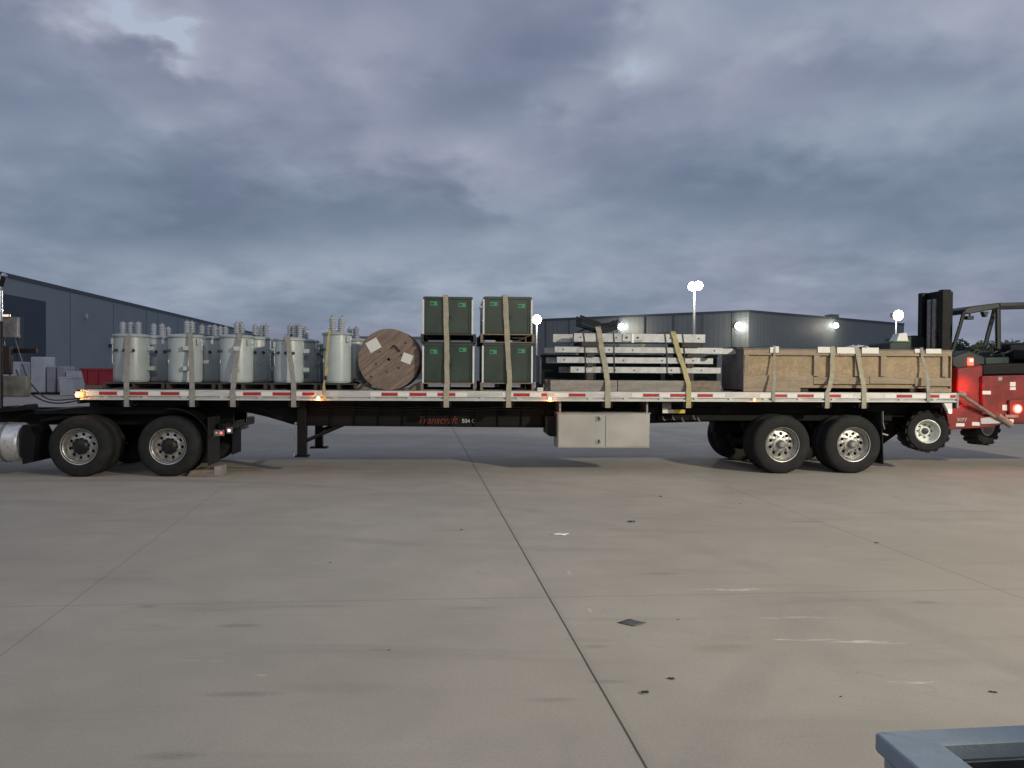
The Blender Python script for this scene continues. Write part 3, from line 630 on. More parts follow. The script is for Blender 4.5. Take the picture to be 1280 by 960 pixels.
    MB().box(x0+.015,xm-.006,v-.012,v-.001,zb+.02,zt-.02).build('tool_box_door','toolbox',tb,.003)
    MB().box(xm+.006,x1-.015,v-.012,v-.001,zb+.02,zt-.02).build('tool_box_door','toolbox',tb,.003)
    MB().box(x0-.012,x1+.012,v-.02,.61,zt+.001,zt+.016).build('tool_box_lid','toolbox',tb,.003)
    for py in (523.5,552):
        u_,z_=pix(748,py,v-.02); MB().box(u_-.045,u_+.045,v-.022,v-.0125,z_-.045,z_+.045).build('latch','chrome',tb,.004); MB().box(u_-.012,u_+.02,v-.027,v-.0225,z_-.03,z_+.03).build('latch_handle','dark',tb,.003)
    for px in (697.5,805): u_=pu(px,.3); MB().box(u_,u_+.03,.12,.60,zt+.017,1.26).build('hanger','dull',tb)
    a=pix(681,520,.4); c=pix(694,545,.4); MB().prism([(a[0],a[1]),(c[0],a[1]),(c[0],c[1]),(a[0]+.08,c[1]),(a[0],c[1]+.06)],.30,.62).build('air_valve_box','black',t)
    # data plates and small fittings under the rail
    a=pix(828,512,.30); c=pix(856,516.5,.30); MB().box(a[0],(a[0]+c[0])/2,.29,.30,c[1],a[1]).build('plate','label',t); MB().box((a[0]+c[0])/2+.002,c[0],.29,.30,c[1],a[1]).build('plate','yellab',t)
    a=pix(828,500,.31); MB().box(a[0],a[0]+.16,.31,.33,c[1]+.07,c[1]+.19).build('bracket','dull',t)
    for px in (828,840,852,866,872): 
        u_,z_=pix(px,524+random.uniform(-2,3),.5); MB().tube([(u_,.48,z_+.05),(u_+.01,.48,z_),(u_+.04,.48,z_-.03)],.012,6).build('hook','dull',t)
    MB().box(pu(820,.7),pu(1110,.7),.55,.69,.90,1.0).build('slider_rail','blackflat',t,.005)
    MB().box(pu(820,.7),pu(1110,.7),1.80,1.94,.90,1.0).build('slider_rail','blackflat',t,.005)
    # winches under the rail where straps hang
    # bogie
    zc=.5; 
    for px,py in ((974.5,554),(1063,553.5)):
        u_,z_=pix(px+1,py,.12); r=.515
        dual_wheel(t,u_,.03,r,r,True,'trailer'); dual_wheel(t,u_,2.57,r,r,False,'trailer')
        MB().cyl((u_,.3,r),(u_,2.3,r),.065,14).build('axle','black',t)
        MB().prism([(u_-.5,.95),(u_-.35,.95),(u_-.05,.62),(u_+.3,.62),(u_+.3,.52),(u_-.1,.50),(u_-.42,.72)],.75,.85).build('trailing_arm','black',t)
        MB().lathe([(.08,.0),(.14,.04),(.14,.1),(.11,.14),(.14,.18),(.14,.26),(.1,.30)],'z',(u_+.33,.8,.62),20).build('air_spring','rubber',t)
    MB().cyl((pu(890,1.3),1.3,.78),(pu(935,1.3),1.3,.78),.15,20).build('air_tank','black',t)
    for v_,dz in ((.66,.0),(.68,-.04)):
        pts=[(pu(400,.7)+k*.45,v_,1.12+dz+.015*math.sin(k*1.9)) for k in range(0,17)]
        MB().tube(pts,.011,6).build('air_line','poly',t)
    # mud flaps
    u_,zt=pix(1103,515,.1); _,zb=pix(1103,580,.1)
    for v0 in (.05,1.93): MB().hexa([(u_,v0,zb),(u_+.012,v0,zb),(u_+.012,v0+.62,zb),(u_,v0+.62,zb),(u_-.05,v0,zt),(u_-.038,v0,zt),(u_-.038,v0+.62,zt),(u_-.05,v0+.62,zt)]).build('mud_flap','rubber',t)
    MB().tube([(u_-.05,.0,zt+.02),(u_-.03,.02,zt-.2),(u_+.0,.02,zt-.3)],.01,6).build('flap_bracket','dull',t)
    MB().box(u_-.1,L-.05,.62,.72,1.08,1.20).build('rear_frame','black',t)
    MB().prism([(u_+.05,.42),(u_+.05,1.25),(L-.06,1.25),(L-.06,.95),(u_+.42,.36)],.95,1.9).build('rear_mount_box','blackflat',t,.01)
    MB().tube([(u_+.02,.5,.72),(u_+.34,.5,.64)],.015,6).build('grab_bar','galv',t)
    MB().box(u_-.1,L-.05,1.88,1.98,1.08,1.20).build('rear_frame','black',t)
    # marker lamps
    lm=MB().box(-.06,pu(104,0)+.02,-.03,-.001,1.30,1.40).build('marker_lamp','amberdim',t,.01,label='amber corner marker lamp')
    MB().lathe([(.0,-.02),(.03,-.016),(.035,0)],'y',(pu(98,0),-.031,1.345),16,cap=False).build('lens','amber',lm)
    lamp('POINT','marker_light',(pu(98,0),-.12,1.345),2.5,(1,.45,.15),.03,t)
    for px,ma,e in ((398,'amber',2.6),(687.5,'amber',2.0),(943,'amberdim2',.5)):
        u_=pu(px,0); o=MB().box(u_-.05,u_+.05,-.014,-.009,1.275,1.315).build('marker_lamp','dull',t,label='small side marker lamp')
        MB().lathe([(.005,-.022),(.022,-.017),(.03,0)],'y',(u_,-.0145,1.297),14).build('lens',ma,o)
        lamp('POINT','marker_light',(u_,-.06,1.24),e,(1,.34,.07),.02,t)
    # rear lamp under the rail
    a=pix(1180,504,.0); c=pix(1190,517,0)
    o=MB().prism([(a[0],a[1]),(c[0],a[1]),(c[0],c[1]),(c[0]-.05,c[1])],.0,.07).build('rear_lamp','label',t)
    MB().box(c[0]-.06,c[0]-.01,-.006,-.001,c[1]+.01,c[1]+.07).build('lens','redlampb',o)
    # tail lamps facing the forklift
    for v0 in (.12,2.2):
        o=MB().box(L+.051,L+.09,v0,v0+.28,1.19,1.37).build('tail_lamp','redlamp',t,.01)
    lamp('POINT','tail_light',(L+.20,.18,1.38),8,(1,.05,.02),.05,t)
    # wording on the beam
    u_,z_=pix(521,529.5,.69); text('Transcraft',.185,'lettering','letters',t,(u_,.683,z_),(R(90),0,0),.35,.0015).scale=(.92,1,1)
    u_,z_=pix(577,528.5,.69); text('504 C',.10,'lettering','label',t,(u_,.683,z_),(R(90),0,0),0,.0015)
    return t
trailer()
# ------------------------------------------------------------------ tractor
def tractor():
    t=ont('semi_truck','rear half of a dark semi truck coupled under the front of the flatbed trailer','truck',0,0,0)
    r=.50
    for px in (101,212):
        u_,_=pix(px-1,557,.02); 
        dual_wheel(t,u_,-.02,r,r,True,'drive'); dual_wheel(t,u_,2.44,r,r,False,'drive')
        MB().cyl((u_,.3,r),(u_,2.1,r),.08,14).build('axle','black',t)
        MB().lathe([(.06,-.2),(.18,-.12),(.2,0),(.18,.12),(.06,.2)],'y',(u_,1.2,r),20).build('differential','black',t)
    ua=pu(-320,.8); ub=pu(292,.8)
    for v0 in (.78,1.62): MB().box(ua,ub,v0,v0+.08,.80,1.06).build('frame_rail','black',t,.005)
    u1,u2=pu(112,.8),pu(230,.8)
    MB().prism([(u1-.75,1.065),(u1-.5,1.065),(u1+.2,1.14),(u2,1.145),(u2+.25,1.07),(u2+.25,1.0),(u1-.75,1.0)],.45,2.0).build('fifth_wheel','black',t,.01)
    # deck plate over the first axle
    a=pix(52,520,.6); b_=pix(112,510,.6)
    MB().prism([(a[0],a[1]-.06),(a[0]+.5,b_[1]-.07),(b_[0]+.3,b_[1]-.03),(b_[0]+.3,b_[1]-.07),(a[0],a[1]-.1)],.55,1.95).build('catwalk','black',t)
    # quarter fenders behind the rear wheels
    cu,_=pix(212,557,.1)
    for v0 in (.02,1.85):
        f=MB(); pts=[]
        for k in range(9):
            an=R(98-k*11); pts.append((cu+.06+math.cos(an)*(.62),v0+.28,.52+math.sin(an)*.60))
        f.ribbon(pts,.56,.02,(0,1,0)); f.build('fender','black',t)
    um=pu(262,.1)
    MB().box(um,um+.015,.0,.6,.18,.98).build('mud_flap','rubber',t)
    uf=pu(296,2.2,560)
    MB().box(uf,uf+.015,1.85,2.45,.16,.95).build('mud_flap','rubber',t)
    # rear cross member with tail lamps
    MB().box(ub-.12,ub-.02,.3,2.3,.72,.86).build('rear_cross_member','black',t,.01)
    for px,py,ma in ((277,541,'redlamp'),(287,538,'redlampb'),(271,541,'label')):
        u_,z_=pix(px,py,.25); o=MB().box(u_-.045,u_+.045,.22,.27,z_-.05,z_+.05).build('tail_lamp','dull',t,.005); MB().lathe([(.003,-.012),(.018,-.008),(.022,0)],'y',(u_,.219,z_),12).build('lens',ma,o)
    # fuel tank with steps
    u0=pu(-190,.25); u1=pu(30,.25); zc=pz(15,553,.25); 
    f=MB(); f.lathe([(.22,u0),(.30,u0+.02),(.325,u0+.06),(.325,u1-.06),(.30,u1-.015),(.20,u1)],'x',(0,.34,zc),40); tk=f.build('fuel_tank','alu',t)
    for x in (u1-.28,u0+.5): MB().lathe([(.327,x-.03),(.333,x-.03),(.333,x+.03),(.327,x+.03)],'x',(0,.34,zc),40).build('tank_strap','dull',tk)
    a=pu(34,.1); MB().prism([(a-.05,zc+.30),(a+.07,zc+.28),(a+.16,zc+.1),(a+.12,zc-.30),(a-.05,zc-.34)],.04,.62).build('step_box','black',t)
    # cab shell just outside the picture with its rear gear
    uc=pu(-8,2.35,420)-.05
    cb=MB(); cb.prism([(uc-2.6,.9),(uc-2.7,1.9),(uc-2.2,3.1),(uc-.05,3.3),(uc-.05,.95)],.0,2.35); cb.build('cab','black',t,.05)
    MB().prism([(uc-2.3,1.95),(uc-2.0,2.75),(uc-1.3,2.8),(uc-1.3,1.95)],-.012,-.001).build('side_window','dark',t)
    # exhaust stack
    u_,_=pix(-1,400,.35)
    e=MB(); zt=pz(2,352,.35); MB().cyl((u_,.35,1.1),(u_,.35,pz(2,402,.35)),.05,16).build('exhaust_pipe','hub',t); e.cyl((u_,.35,pz(2,401,.35)),(u_,.35,zt-.15),.055,16); e.tube([(u_,.35,zt-.16),(u_+.01,.35,zt-.05),(u_+.05,.35,zt+.06),(u_+.10,.35,zt+.12)],.045,12); e.build('exhaust_stack','chrome',t)
    MB().tube([(u_+.03,.34,zt-.08),(u_+.055,.34,zt+.0),(u_+.075,.34,zt+.09)],.04,10).build('exhaust_tip','black',t)
    # light box, red gladhand bracket, pale toolbox
    a=pix(0,396,.5); b_=pix(22,422,.5); 
    MB().prism([(a[0]-.3,a[1]),(b_[0],a[1]),(b_[0],b_[1]+.06),(b_[0]+.02,b_[1]),(a[0]-.3,b_[1])],.5,.58).build('rear_light_box','dull',t,.01)
    b2=pix(9,395,.48); lo=MB().box(b2[0]-.10,b2[0]+.05,.46,.5,b2[1]-.02,b2[1]+.03).build('work_lamp','chrome',t,.008)
    MB().box(b2[0]-.08,b2[0]+.03,.455,.459,b2[1]-.012,b2[1]+.022).build('lens','amberdim2',lo)
    a=pix(0,432,.6); b_=pix(30,468,.6)
    MB().box(a[0]-.3,b_[0]-.22,.6,.70,b_[1],a[1]).build('cab_rear_panel','maroon',t,.02)
    MB().box(a[0]-.2,b_[0]+.04,.9,.96,a[1]-.12,a[1]-.04).build('gladhand_bracket','maroon',t)
    a=pix(0,470,.5); b_=pix(34,496,.5); MB().box(a[0]-.3,b_[0],.5,.62,b_[1],a[1]).build('battery_box','dirtygrey',t,.02)
    a=pix(2,505,.4); MB().prism([(a[0]-.3,1.10),(a[0]+.1,1.14),(a[0]+.25,1.12),(a[0]+.42,1.17),(a[0]+.45,1.08),(a[0]+.2,1.05),(a[0]-.3,1.02)],.35,.7).build('frame_bracket','black',t,.01)
    # hoses
    def hs(pts,ma,r_=.012):
        P3=[]; 
        for i in range(len(pts)-1):
            p0,p1=Vector(pts[max(i-1,0)]),Vector(pts[i]); p2,p3=Vector(pts[i+1]),Vector(pts[min(i+2,len(pts)-1)])
            for k in range(6):
                s=k/6; P3.append(.5*((2*p1)+(-p0+p2)*s+(2*p0-5*p1+4*p2-p3)*s*s+(-p0+3*p1-3*p2+p3)*s**3))
        P3.append(Vector(pts[-1])); MB().tube(P3,r_,7).build('air_hose',ma,t)
    def q(px,py,v): u,z=pix(px,py,v); return (u,v,z)
    hs([q(28,455,1.0),q(36,475,1.0),q(50,492,1.0),q(66,500,1.0),q(98,498,1.0)],'poly')
    hs([q(20,462,1.1),q(30,484,1.1),q(52,500,1.1),q(75,504,1.1),q(100,500,1.1)],'maroon')
    hs([q(18,420,.7),q(24,440,.7),q(32,462,.7),q(40,480,.7)],'dull',.006)
    hs([q(5,420,.7),q(8,450,.7),q(16,480,.7),q(26,494,.7)],'poly')
tractor()
# ------------------------------------------------------------------ chock and board by the tractor wheel
g=G(250,596); t=thing('ramp_block','weathered timber ramp block against the back of the truck tyre','ramp',(g.x,g.y,0),A)
MB().prism([(-.22,0),(-.15,.10),(.22,.11),(.22,0)],0,.5).build('block','pallet',t,.01)
MB().box(.221,.33,.0,.34,.0,.17).build('end_block','timber',t,.01)
g=G(275,588); t=tag(MB().hexa([(0,0,.004),(.75,.05,.004),(.75,.15,.004),(0,.2,.004),(0,0,.03),(.75,.05,.03),(.75,.15,.03),(0,.2,.03)]).build('board','pallet',loc=(g.x,g.y,0)),'thin brown board lying flat behind the truck tyre','board')
# ------------------------------------------------------------------ pallets
def pallet(parent_or,u,v,w_,d_,h,name_label,ma='pallet',z=ZD,group='pallets under the load',boards=True):
    t=ont('pallet',name_label,'pallet',u,v,z,group)
    for x in (0,w_/2-.02,w_-.045): MB().box(x,x+.045,0,d_,.018,h-.02).build('stringer',ma,t)
    n=max(4,int(d_/.15))
    b=MB()
    for k in range(n):
        y=k*(d_-.09)/(n-1); b.box(0,w_,y,y+.09,h-.019,h)
    b.build('top_boards',ma,t)
    b=MB()
    for y in (0,d_/2-.045,d_-.09): b.box(0,w_,y,y+.09,0,.017)
    b.build('bottom_boards',ma,t)
    return t
# ------------------------------------------------------------------ pole transformers
def ribbed(b,p,d,h,r,n=7):
    d=Vector(d).normalized(); a=d.orthogonal().normalized(); c=d.cross(a); prof=[(r*.55,0)]
    for k in range(n):
        z0=h*k/n; prof += [(r*.62,z0+.001),(r,z0+h/n*.35),(r,z0+h/n*.5),(r*.62,z0+h/n*.85)]
    prof += [(r*.75,h),(r*.3,h+.012)]
    vs=[]; sg=14
    for rr,hh in prof:
        for i in range(sg):
            t=2*math.pi*i/sg; vs.append(Vector(p)+d*hh+(a*math.cos(t)+c*math.sin(t))*rr)
    n_=len(prof); b.add(vs,[(j*sg+i,j*sg+(i+1)%sg,(j+1)*sg+(i+1)%sg,(j+1)*sg+i) for j in range(n_-1) for i in range(sg)]+[tuple(range(sg)),tuple(range((n_-1)*sg,n_*sg))])
def transformer(label,u,v,z,r=.285,h=.76,rz=0,bush=((-.05,.02),(.10,.06),(.17,-.08)),bh=.20,tilt=0,brk=True):
    t=ont('pole_transformer',label,'transformer',u,v,z,'pole transformers on the trailer',rz)
    MB().lathe([(r*.90,0),(r*.97,.012),(r*.97,.03),(r,.035),(r,h-.055),(r*.99,h-.04)],'z',seg=48).build('tank','tank',t)
    MB().lathe([(r+.018,h-.038),(r+.024,h-.030),(r+.024,h-.008),(r+.010,h+.002),(r*.8,h+.016),(r*.3,h+.03),(.02,h+.034)],'z',seg=48).build('lid','tank',t)
    for (x,y) in bush:
        b=MB(); dd=Vector((x*tilt*3,y*tilt*1.5,1)); ribbed(b,(x,y,h+.01),dd,bh,.056); o=b.build('bushing','porc',t)
        e=Vector((x,y,h+.01))+dd.normalized()*(bh+.01); MB().cyl(e,e+dd.normalized()*.022,.012,8).build('terminal','dull',o)
    if brk:
        for zz_ in (h*.30,h*.72):
            MB().box(r-.005,r+.10,-.05,.05,zz_-.035,zz_+.035).build('hanger_bracket','tank',t,.005)
    for an in (-62,-90,-118):
        x,y=math.cos(R(an)),math.sin(R(an)); o=MB().cyl((x*(r-.01),y*(r-.01),h*.68),(x*(r+.045),y*(r+.045),h*.66),.022,12).build('side_terminal','dark',t)
    an=R(-140); x,y=math.cos(an),math.sin(an)
    MB().tube([(x*(r+.01),y*(r+.01),h-.05),(x*(r+.02),y*(r+.02),h*.7),(x*(r+.022),y*(r+.022),h*.42),(x*(r+.02)+.03,y*(r+.02),h*.37),(x*(r+.02)+.06,y*(r+.02),h*.42)],.008,6).build('ground_lead','galv',t)
    for an in (40,220):
        x,y=math.cos(R(an)),math.sin(R(an)); MB().box(x*(r+.02)-.02,x*(r+.02)+.02,y*(r+.02)-.02,y*(r+.02)+.02,h-.16,h-.06).build('lifting_lug','tank',t,.004)
    an=R(-75); 
    MB().box(-.045,.045,-.004,.0,-.03,.03).build('nameplate','alu',t,loc=(math.cos(an)*(r+.008),math.sin(an)*(r+.008),h*.45)).rotation_euler.z=an+R(90)
    return t
cols=[('first from the left',164.5,0),('second from the left',232,R(-70)),('third from the left',296,R(-75)),('fourth from the left',361,0),]
rows=[('front row',.42),('middle row',1.15),('back row',1.88)]
bs=[((-.03,.05),(.12,-.02),(-.14,.0)),((.02,.1),(.13,.02)),((.03,.08),(-.1,.05),(.14,.0)),((.0,.1),(.12,.02),(.19,-.04))]
xs0=[]
PH=.115
for i,(cn,px,rz) in enumerate(cols):
    u0=pu(px,.42)
    xs0.append(u0)
    for j,(rn,v) in enumerate(rows):
        off=(0,.12,.05)[j] 
        htop=.80 if j==0 else .78
        bush=bs[i] if j==0 else bs[(i+j)%4]
        transformer('pale grey pole transformer, %s in the %s on the trailer'%(cn,rn),u0+off,v,ZD+PH,(.278,.27,.268,.245)[i],.795-.0*j if i<3 else .76,rz if j==0 else (rz+R(50*j+20*i)),bush,.20+.02*((i+j)%2),0)
u5=pu(421.5,.42)
transformer('wider grey pole transformer with four leaning bushings, next to the cable reel',u5,.42,ZD+PH,.235,.86,R(-80),((-.13,.06),(-.13,-.06),(.13,.06),(.13,-.07)),.26,.8,False)
transformer('grey pole transformer standing behind the one with leaning bushings',u5+.18,1.2,ZD+PH,.26,.78,R(-50),bs[0],.2,0)
transformer('shorter grey transformer in the gap left of the one with leaning bushings',u5-.25,1.65,ZD+PH,.25,.72,R(-20),bs[1],.2,0)
pspan=[(128,205),(208,268),(273,333),(338,396),(400,446)]
for i,(a,c) in enumerate(pspan):
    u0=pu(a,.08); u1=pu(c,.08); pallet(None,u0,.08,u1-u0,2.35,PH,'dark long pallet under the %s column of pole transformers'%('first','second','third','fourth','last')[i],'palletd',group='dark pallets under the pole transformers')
# ------------------------------------------------------------------ cable reel
def reel():
    v=.25; cu,cz=pix(486,447,v); r=(cz-ZD); r=.525; cz=ZD+r+.003
    t=ont('cable_reel','weathered wooden cable reel standing on its rim between transformers and green cabinets','cable reel',cu,v,cz,rz=R(-3))
    def fl(y0,y1):
        b=MB(); b.lathe([(.05,y0),(r-.006,y0),(r,y0+.006),(r,y1-.006),(r-.006,y1),(.05,y1)],'y',seg=64,cap=False); b.lathe([(.05,y0),(.05,y1)],'y',seg=24,cap=False); return b
    for y0 in (0,.62):
        o=fl(y0,y0+.055).build('flange','reelwood',t); o.rotation_euler.y=R(-38)
    o=MB(); 
    MB().lathe([(.40,.056),(.40,.619)],'y',seg=40).build('wound_cable','poly',t)
    MB().lathe([(.028,-.008),(.048,-.008),(.048,.02)],'y',seg=20,cap=False).build('arbor_bush','dull',t)
    for an,rr in ((20,.22),(75,.2),(140,.2),(200,.23),(260,.21),(320,.22),(45,.4),(225,.42)):
        x,z=math.cos(R(an))*rr,math.sin(R(an))*rr; MB().cyl((x,-.008,z),(x,.0,z),.017,10).build('bolt_head','dark',t)
    # seams between the planks
    b=MB()
    for k in range(-4,5):
        d=k*.105+.03; hl=math.sqrt(max(r*r-d*d,0))-.02; ca,sa=math.cos(R(38)),math.sin(R(38))
        b.hexa([(-hl*ca-d*sa- .002*sa,-.0015,-hl*sa+d*ca),(hl*ca-d*sa,-.0015,hl*sa+d*ca),(hl*ca-d*sa,-.0003,hl*sa+d*ca),(-hl*ca-d*sa,-.0003,-hl*sa+d*ca),
                (-hl*ca-(d+.004)*sa,-.0015,-hl*sa+(d+.004)*ca),(hl*ca-(d+.004)*sa,-.0015,hl*sa+(d+.004)*ca),(hl*ca-(d+.004)*sa,-.0003,hl*sa+(d+.004)*ca),(-hl*ca-(d+.004)*sa,-.0003,-hl*sa+(d+.004)*ca)])
    b.build('plank_seams','debris',t)
    for x,z,w_,h_,an in ((-.26,.24,.17,.12,-30),(.31,.02,.14,.10,20)):
        o=MB().box(-w_,w_,-.004,-.0017,-h_,h_).build('paper_label','label',t,loc=(x,0,z)); o.rotation_euler.y=R(an); o.scale=(.62,1,.8)
    MB().tube([(.07,-.02,.24),(.12,-.03,.22),(.17,-.03,.17),(.19,-.02,.13)],.012,7).build('cable_tail','poly',t)
    return cu
cu=reel()
for s,lab in ((-1,'left'),(1,'right')):
    t=ont('wood_wedge','rough timber wedge on the deck under the %s side of the cable reel'%lab,'wedge',cu+s*.42,.16,group='wedges under the cable reel')
    MB().prism([(-.17,0),(.17,0),(.17*s*1,.17),(.05*s,.13)],0,.6).build('wedge','pallet',t,.006)
    MB().tube([(-.05,-.03,.03),(.02,-.04,.10),(.08,-.03,.12)],.016,6).build('loose_sliver','palletd',t)
# ------------------------------------------------------------------ green cabinets
def cabinet(label,u,v,z,w_,h,d_=.95,stick=True,ma='green'):
    t=ont('green_cabinet',label,'cabinet',u,v,z,'green cabinets stacked on pallets')
    MB().box(0,w_,0,d_,0,h-.03).build('body',ma,t,.006)
    MB().prism([(-.012,h-.045),(w_+.012,h-.045),(w_+.012,h-.008),(w_-.02,h),(.02,h),(-.012,h-.008)],-.014,d_+.01).build('lid',ma,t,.004)
    MB().box(w_/2-.002,w_/2+.002,-.003,-.0005,.03,h-.06).build('door_seam','greendark',t)
    MB().box(.03,w_-.03,-.008,-.0005,.02,.045).build('door_sill',ma,t)
    for x in (.01,w_-.05):
        o=MB(); o.box(x,x+.012,-.018,-.0005,.02,h-.06); o.build('flange_strip',ma,t)
    for s in (-1,1):
        x=-.016 if s<0 else w_+.001; MB().box(x-.008,x+.022,-.03,.05,-.02,h-.05).build('edge_guard','edge',t,.002)
    MB().box(w_/2+.02,w_/2+.07,-.02,-.0005,h*.42,h*.52).build('padlock_hasp','greendark',t,.004)
    if stick:
        for x,g_ in ((w_*.13,0),(w_*.72,1)):
            sy=random.uniform(.07,.12); o=MB().box(x,x+.12,-.003,-.0005,h-sy-.07,h-sy).build('sticker','labelg',t); MB().box(x+.012,x+.06,-.0045,-.0032,h-sy-.055,h-sy-.02).build('sticker_band','dark',o)
    return t
vf=.10
for i,(a,c,nm) in enumerate(((528,592.5,'left'),(602.5,665.5,'right'))):
    u0=pu(a,vf); u1=pu(c,vf); w_=u1-u0
    zb=pz(a,478,vf); zm=pz(a,428.5,vf); zp=pz(a,417,vf); zt=pz(a,370.5,vf)
    for j,(v,rn) in enumerate(((vf,'front'),(1.38,'back'))):
        cabinet('dark green cabinet at the bottom of the %s %s stack'%(rn,nm),u0+.02,v,zb,w_-.04,zm-zb-.002,stick=(j==0))
        cabinet('dark green cabinet on top of the %s %s stack'%(rn,nm),u0+(.02 if i==0 else .03),v,zp,w_-.06,zt-zp,stick=(j==0))
        pallet(None,u0-.03,v-.03,w_+.06,1.05,zb-ZD-.004,'pallet under the bottom green cabinet of the %s %s stack'%(rn,nm),'pallet',ZD+.002,'pallets under the green cabinets')
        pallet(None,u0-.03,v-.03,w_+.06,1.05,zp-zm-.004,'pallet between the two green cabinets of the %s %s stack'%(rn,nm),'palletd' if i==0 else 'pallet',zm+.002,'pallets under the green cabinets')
# ------------------------------------------------------------------ galvanised beams
def beam(label,u0,u1,v,z0,z1,holes):
    t=ont('steel_beam',label,'beam',u0,v,z0,'galvanised beams strapped in a stack')
    L=u1-u0; h=z1-z0; w_=h
    b=MB(); th=.008
    b.box(0,L,0,th,0,h); b.box(0,L,w_-th,w_,0,h); b.box(0,L,th+.0005,w_-th-.0005,0,th); b.box(0,L,th+.0005,w_-th-.0005,h-th,h)
    b.build('tube','galv',t,.002)
    if holes:
        for x in holes: MB().cyl((x*L,-.006,h*.5),(x*L,.0,h*.5),.014,10).build('bolt','dark',t)
    return t
layers=[('bottom',713,885,458.3,465.8),('second',696,875,446,453.5),('third',693,903,433.2,440.5),('top',717,881,416.5,427)]
for i,(nm,a,c,yt,yb) in enumerate(layers):
    for j,v in enumerate((.20,.55,.90)):
        u0=pu(a,.2)+(0,.13,-.1)[j]; u1=pu(c,.2)+(0,.35,.1)[j]
        if nm=='top' and j==1: u0-=.45; u1-=.6
        if nm=='third' and j==1: u1+=.1
        z1=pz(a,yt,.2); z0=pz(a,yb,.2)
        beam('galvanised square beam, %s layer of the strapped stack, %s'%(nm,('front side','middle of the layer','far side')[j]),u0,u1,v,z0,z1,(.05,.32,.46,.73,.95) if j==0 else None)
# brackets on the top beam
u_,z_=pix(785,422,.2)
t=ont('bracket_plate','pale bolted bracket plate hanging on the front of the top beam','bracket',u_,.18,z_)
MB().box(-.10,.06,0,.018,-.065,.06).build('plate','galv',t,.003); MB().box(.10,.25,0,.018,-.055,.06).build('plate','galv',t,.003); MB().box(.055,.105,-.01,.019,-.09,.07).build('rib','alu',t,.003)
for x in (-.03,.17): MB().cyl((x,-.015,0),(x,0,0),.02,8).build('bolt','dark',t)
# spacers
sl_=[(pz(700,475,.2),pz(700,465.8,.2)),(pz(700,458.3,.2),pz(700,453.5,.2)),(pz(700,446,.2),pz(700,440.5,.2)),(pz(700,433.2,.2),pz(700,427,.2))]
for i,(z0,z1) in enumerate(sl_):
    for px,pn in ((737,'left'),(862,'right')):
        u_=pu(px,.2); w_=.12 if i<3 else .30
        t=ont('timber_spacer','timber spacer under the %s beam layer at the %s end'%(layers[i][0],pn),'timber spacer',u_-w_/2,.16,z0+.001,'timber spacers between the beam layers')
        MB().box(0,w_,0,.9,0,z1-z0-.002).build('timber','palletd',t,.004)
# base timbers on deck
z1=pz(700,475,.12)
for a,c,lab,ma in ((688,771.5,'left','timber'),(772.5,862,'middle','timber'),(863,901,'short right','pallet')):
    u0=pu(a,.12); u1=pu(c,.12); t=ont('base_timber','pale %s base timber on the deck under the beam stack'%lab,'timber',u0,.12,ZD+.002,'base timbers under the beam stack')
    MB().box(0,u1-u0,0,.09,0,z1-ZD-.004).build('timber',ma,t,.004)
    t=ont('base_timber','%s base timber on the far side under the beam stack'%lab,'timber',u0,.95,ZD+.002,'base timbers under the beam stack'); MB().box(0,u1-u0,0,.09,0,z1-ZD-.004).build('timber',ma,t,.004)
# steel banding round the stack
for k,px in enumerate((732.5,768,834,856)):
    x0=pu(px,.19); zt=pz(px,416,.19)+.004; zb=ZD+.005 if k==0 else pz(px,466.5,.19)
    t=ont('steel_band','thin black banding strap round the beam stack, %s'%('nearest its left end','just right of the tan ratchet strap','just left of the yellow strap','right of the yellow strap')[k],'banding strap',x0,.19,0,'thin black bands round the beams')
    MB().ribbon([(0,0,zb),(-.01,-.004,(zb+zt)/2),(-.03 if k in (0,2,3) else -.01,-.004,zt-.15),(-.05 if k in (0,2,3) else -.02,-.003,zt),(-.05,.4,zt+.004),(-.05,.85,zt)],.018,.003).build('band','poly',t)
# black bundle of hose on top
t=ont('hose_bundle','loose bundle of black plastic hose lying on top of the beam stack','hose bundle',pu(748,.3),.3,pz(748,416,.3)+.004)
rnd=random.Random(4); b=MB()
for k in range(40):
    y=rnd.uniform(-.04,.38); z=rnd.uniform(.02,.15)+ (.03 if k%3==0 else 0); a=-.31-rnd.uniform(0,.05); c=.28+rnd.uniform(0,.06); s=rnd.uniform(-.02,.02)
    b.tube([(a,y,z+.12),(a+.12,y+s,z+.08),(a+.27,y,z+.03),(0.05,y+s,max(.014,z-.02)),(c-.12,y,z+.0),(c,y,z+.05+s)],.015,6)
b.build('hoses','poly',t)
# low dark green cabinets behind the beams
for i,(a,c,lab) in enumerate(((676,740,'left'),(744,826,'middle'),(830,896,'right'))):
    u0=pu(a,1.45); u1=pu(c,1.45); zt=pz(a,443,1.45)
    t=cabinet('low dark green cabinet behind the beam stack, %s one of three'%lab,u0,1.45,ZD+.12,u1-u0,zt-ZD-.12,.9,False,'greendark'); t['group']='low green cabinets behind the beams'
    pallet(None,u0,1.42,u1-u0,.95,.117,'pallet under the %s low green cabinet behind the beams'%lab,'pallet',ZD+.001,'pallets under the low green cabinets')
t=ont('strap_box','small white box sitting on the deck edge left of the beams','box',pu(675.5,.05),.05,ZD+.001); MB().box(-.05,.05,0,.08,0,.06).build('box','label',t,.004); MB().box(-.045,.045,-.001,.0,.027,.033).build('seam','dull',t)
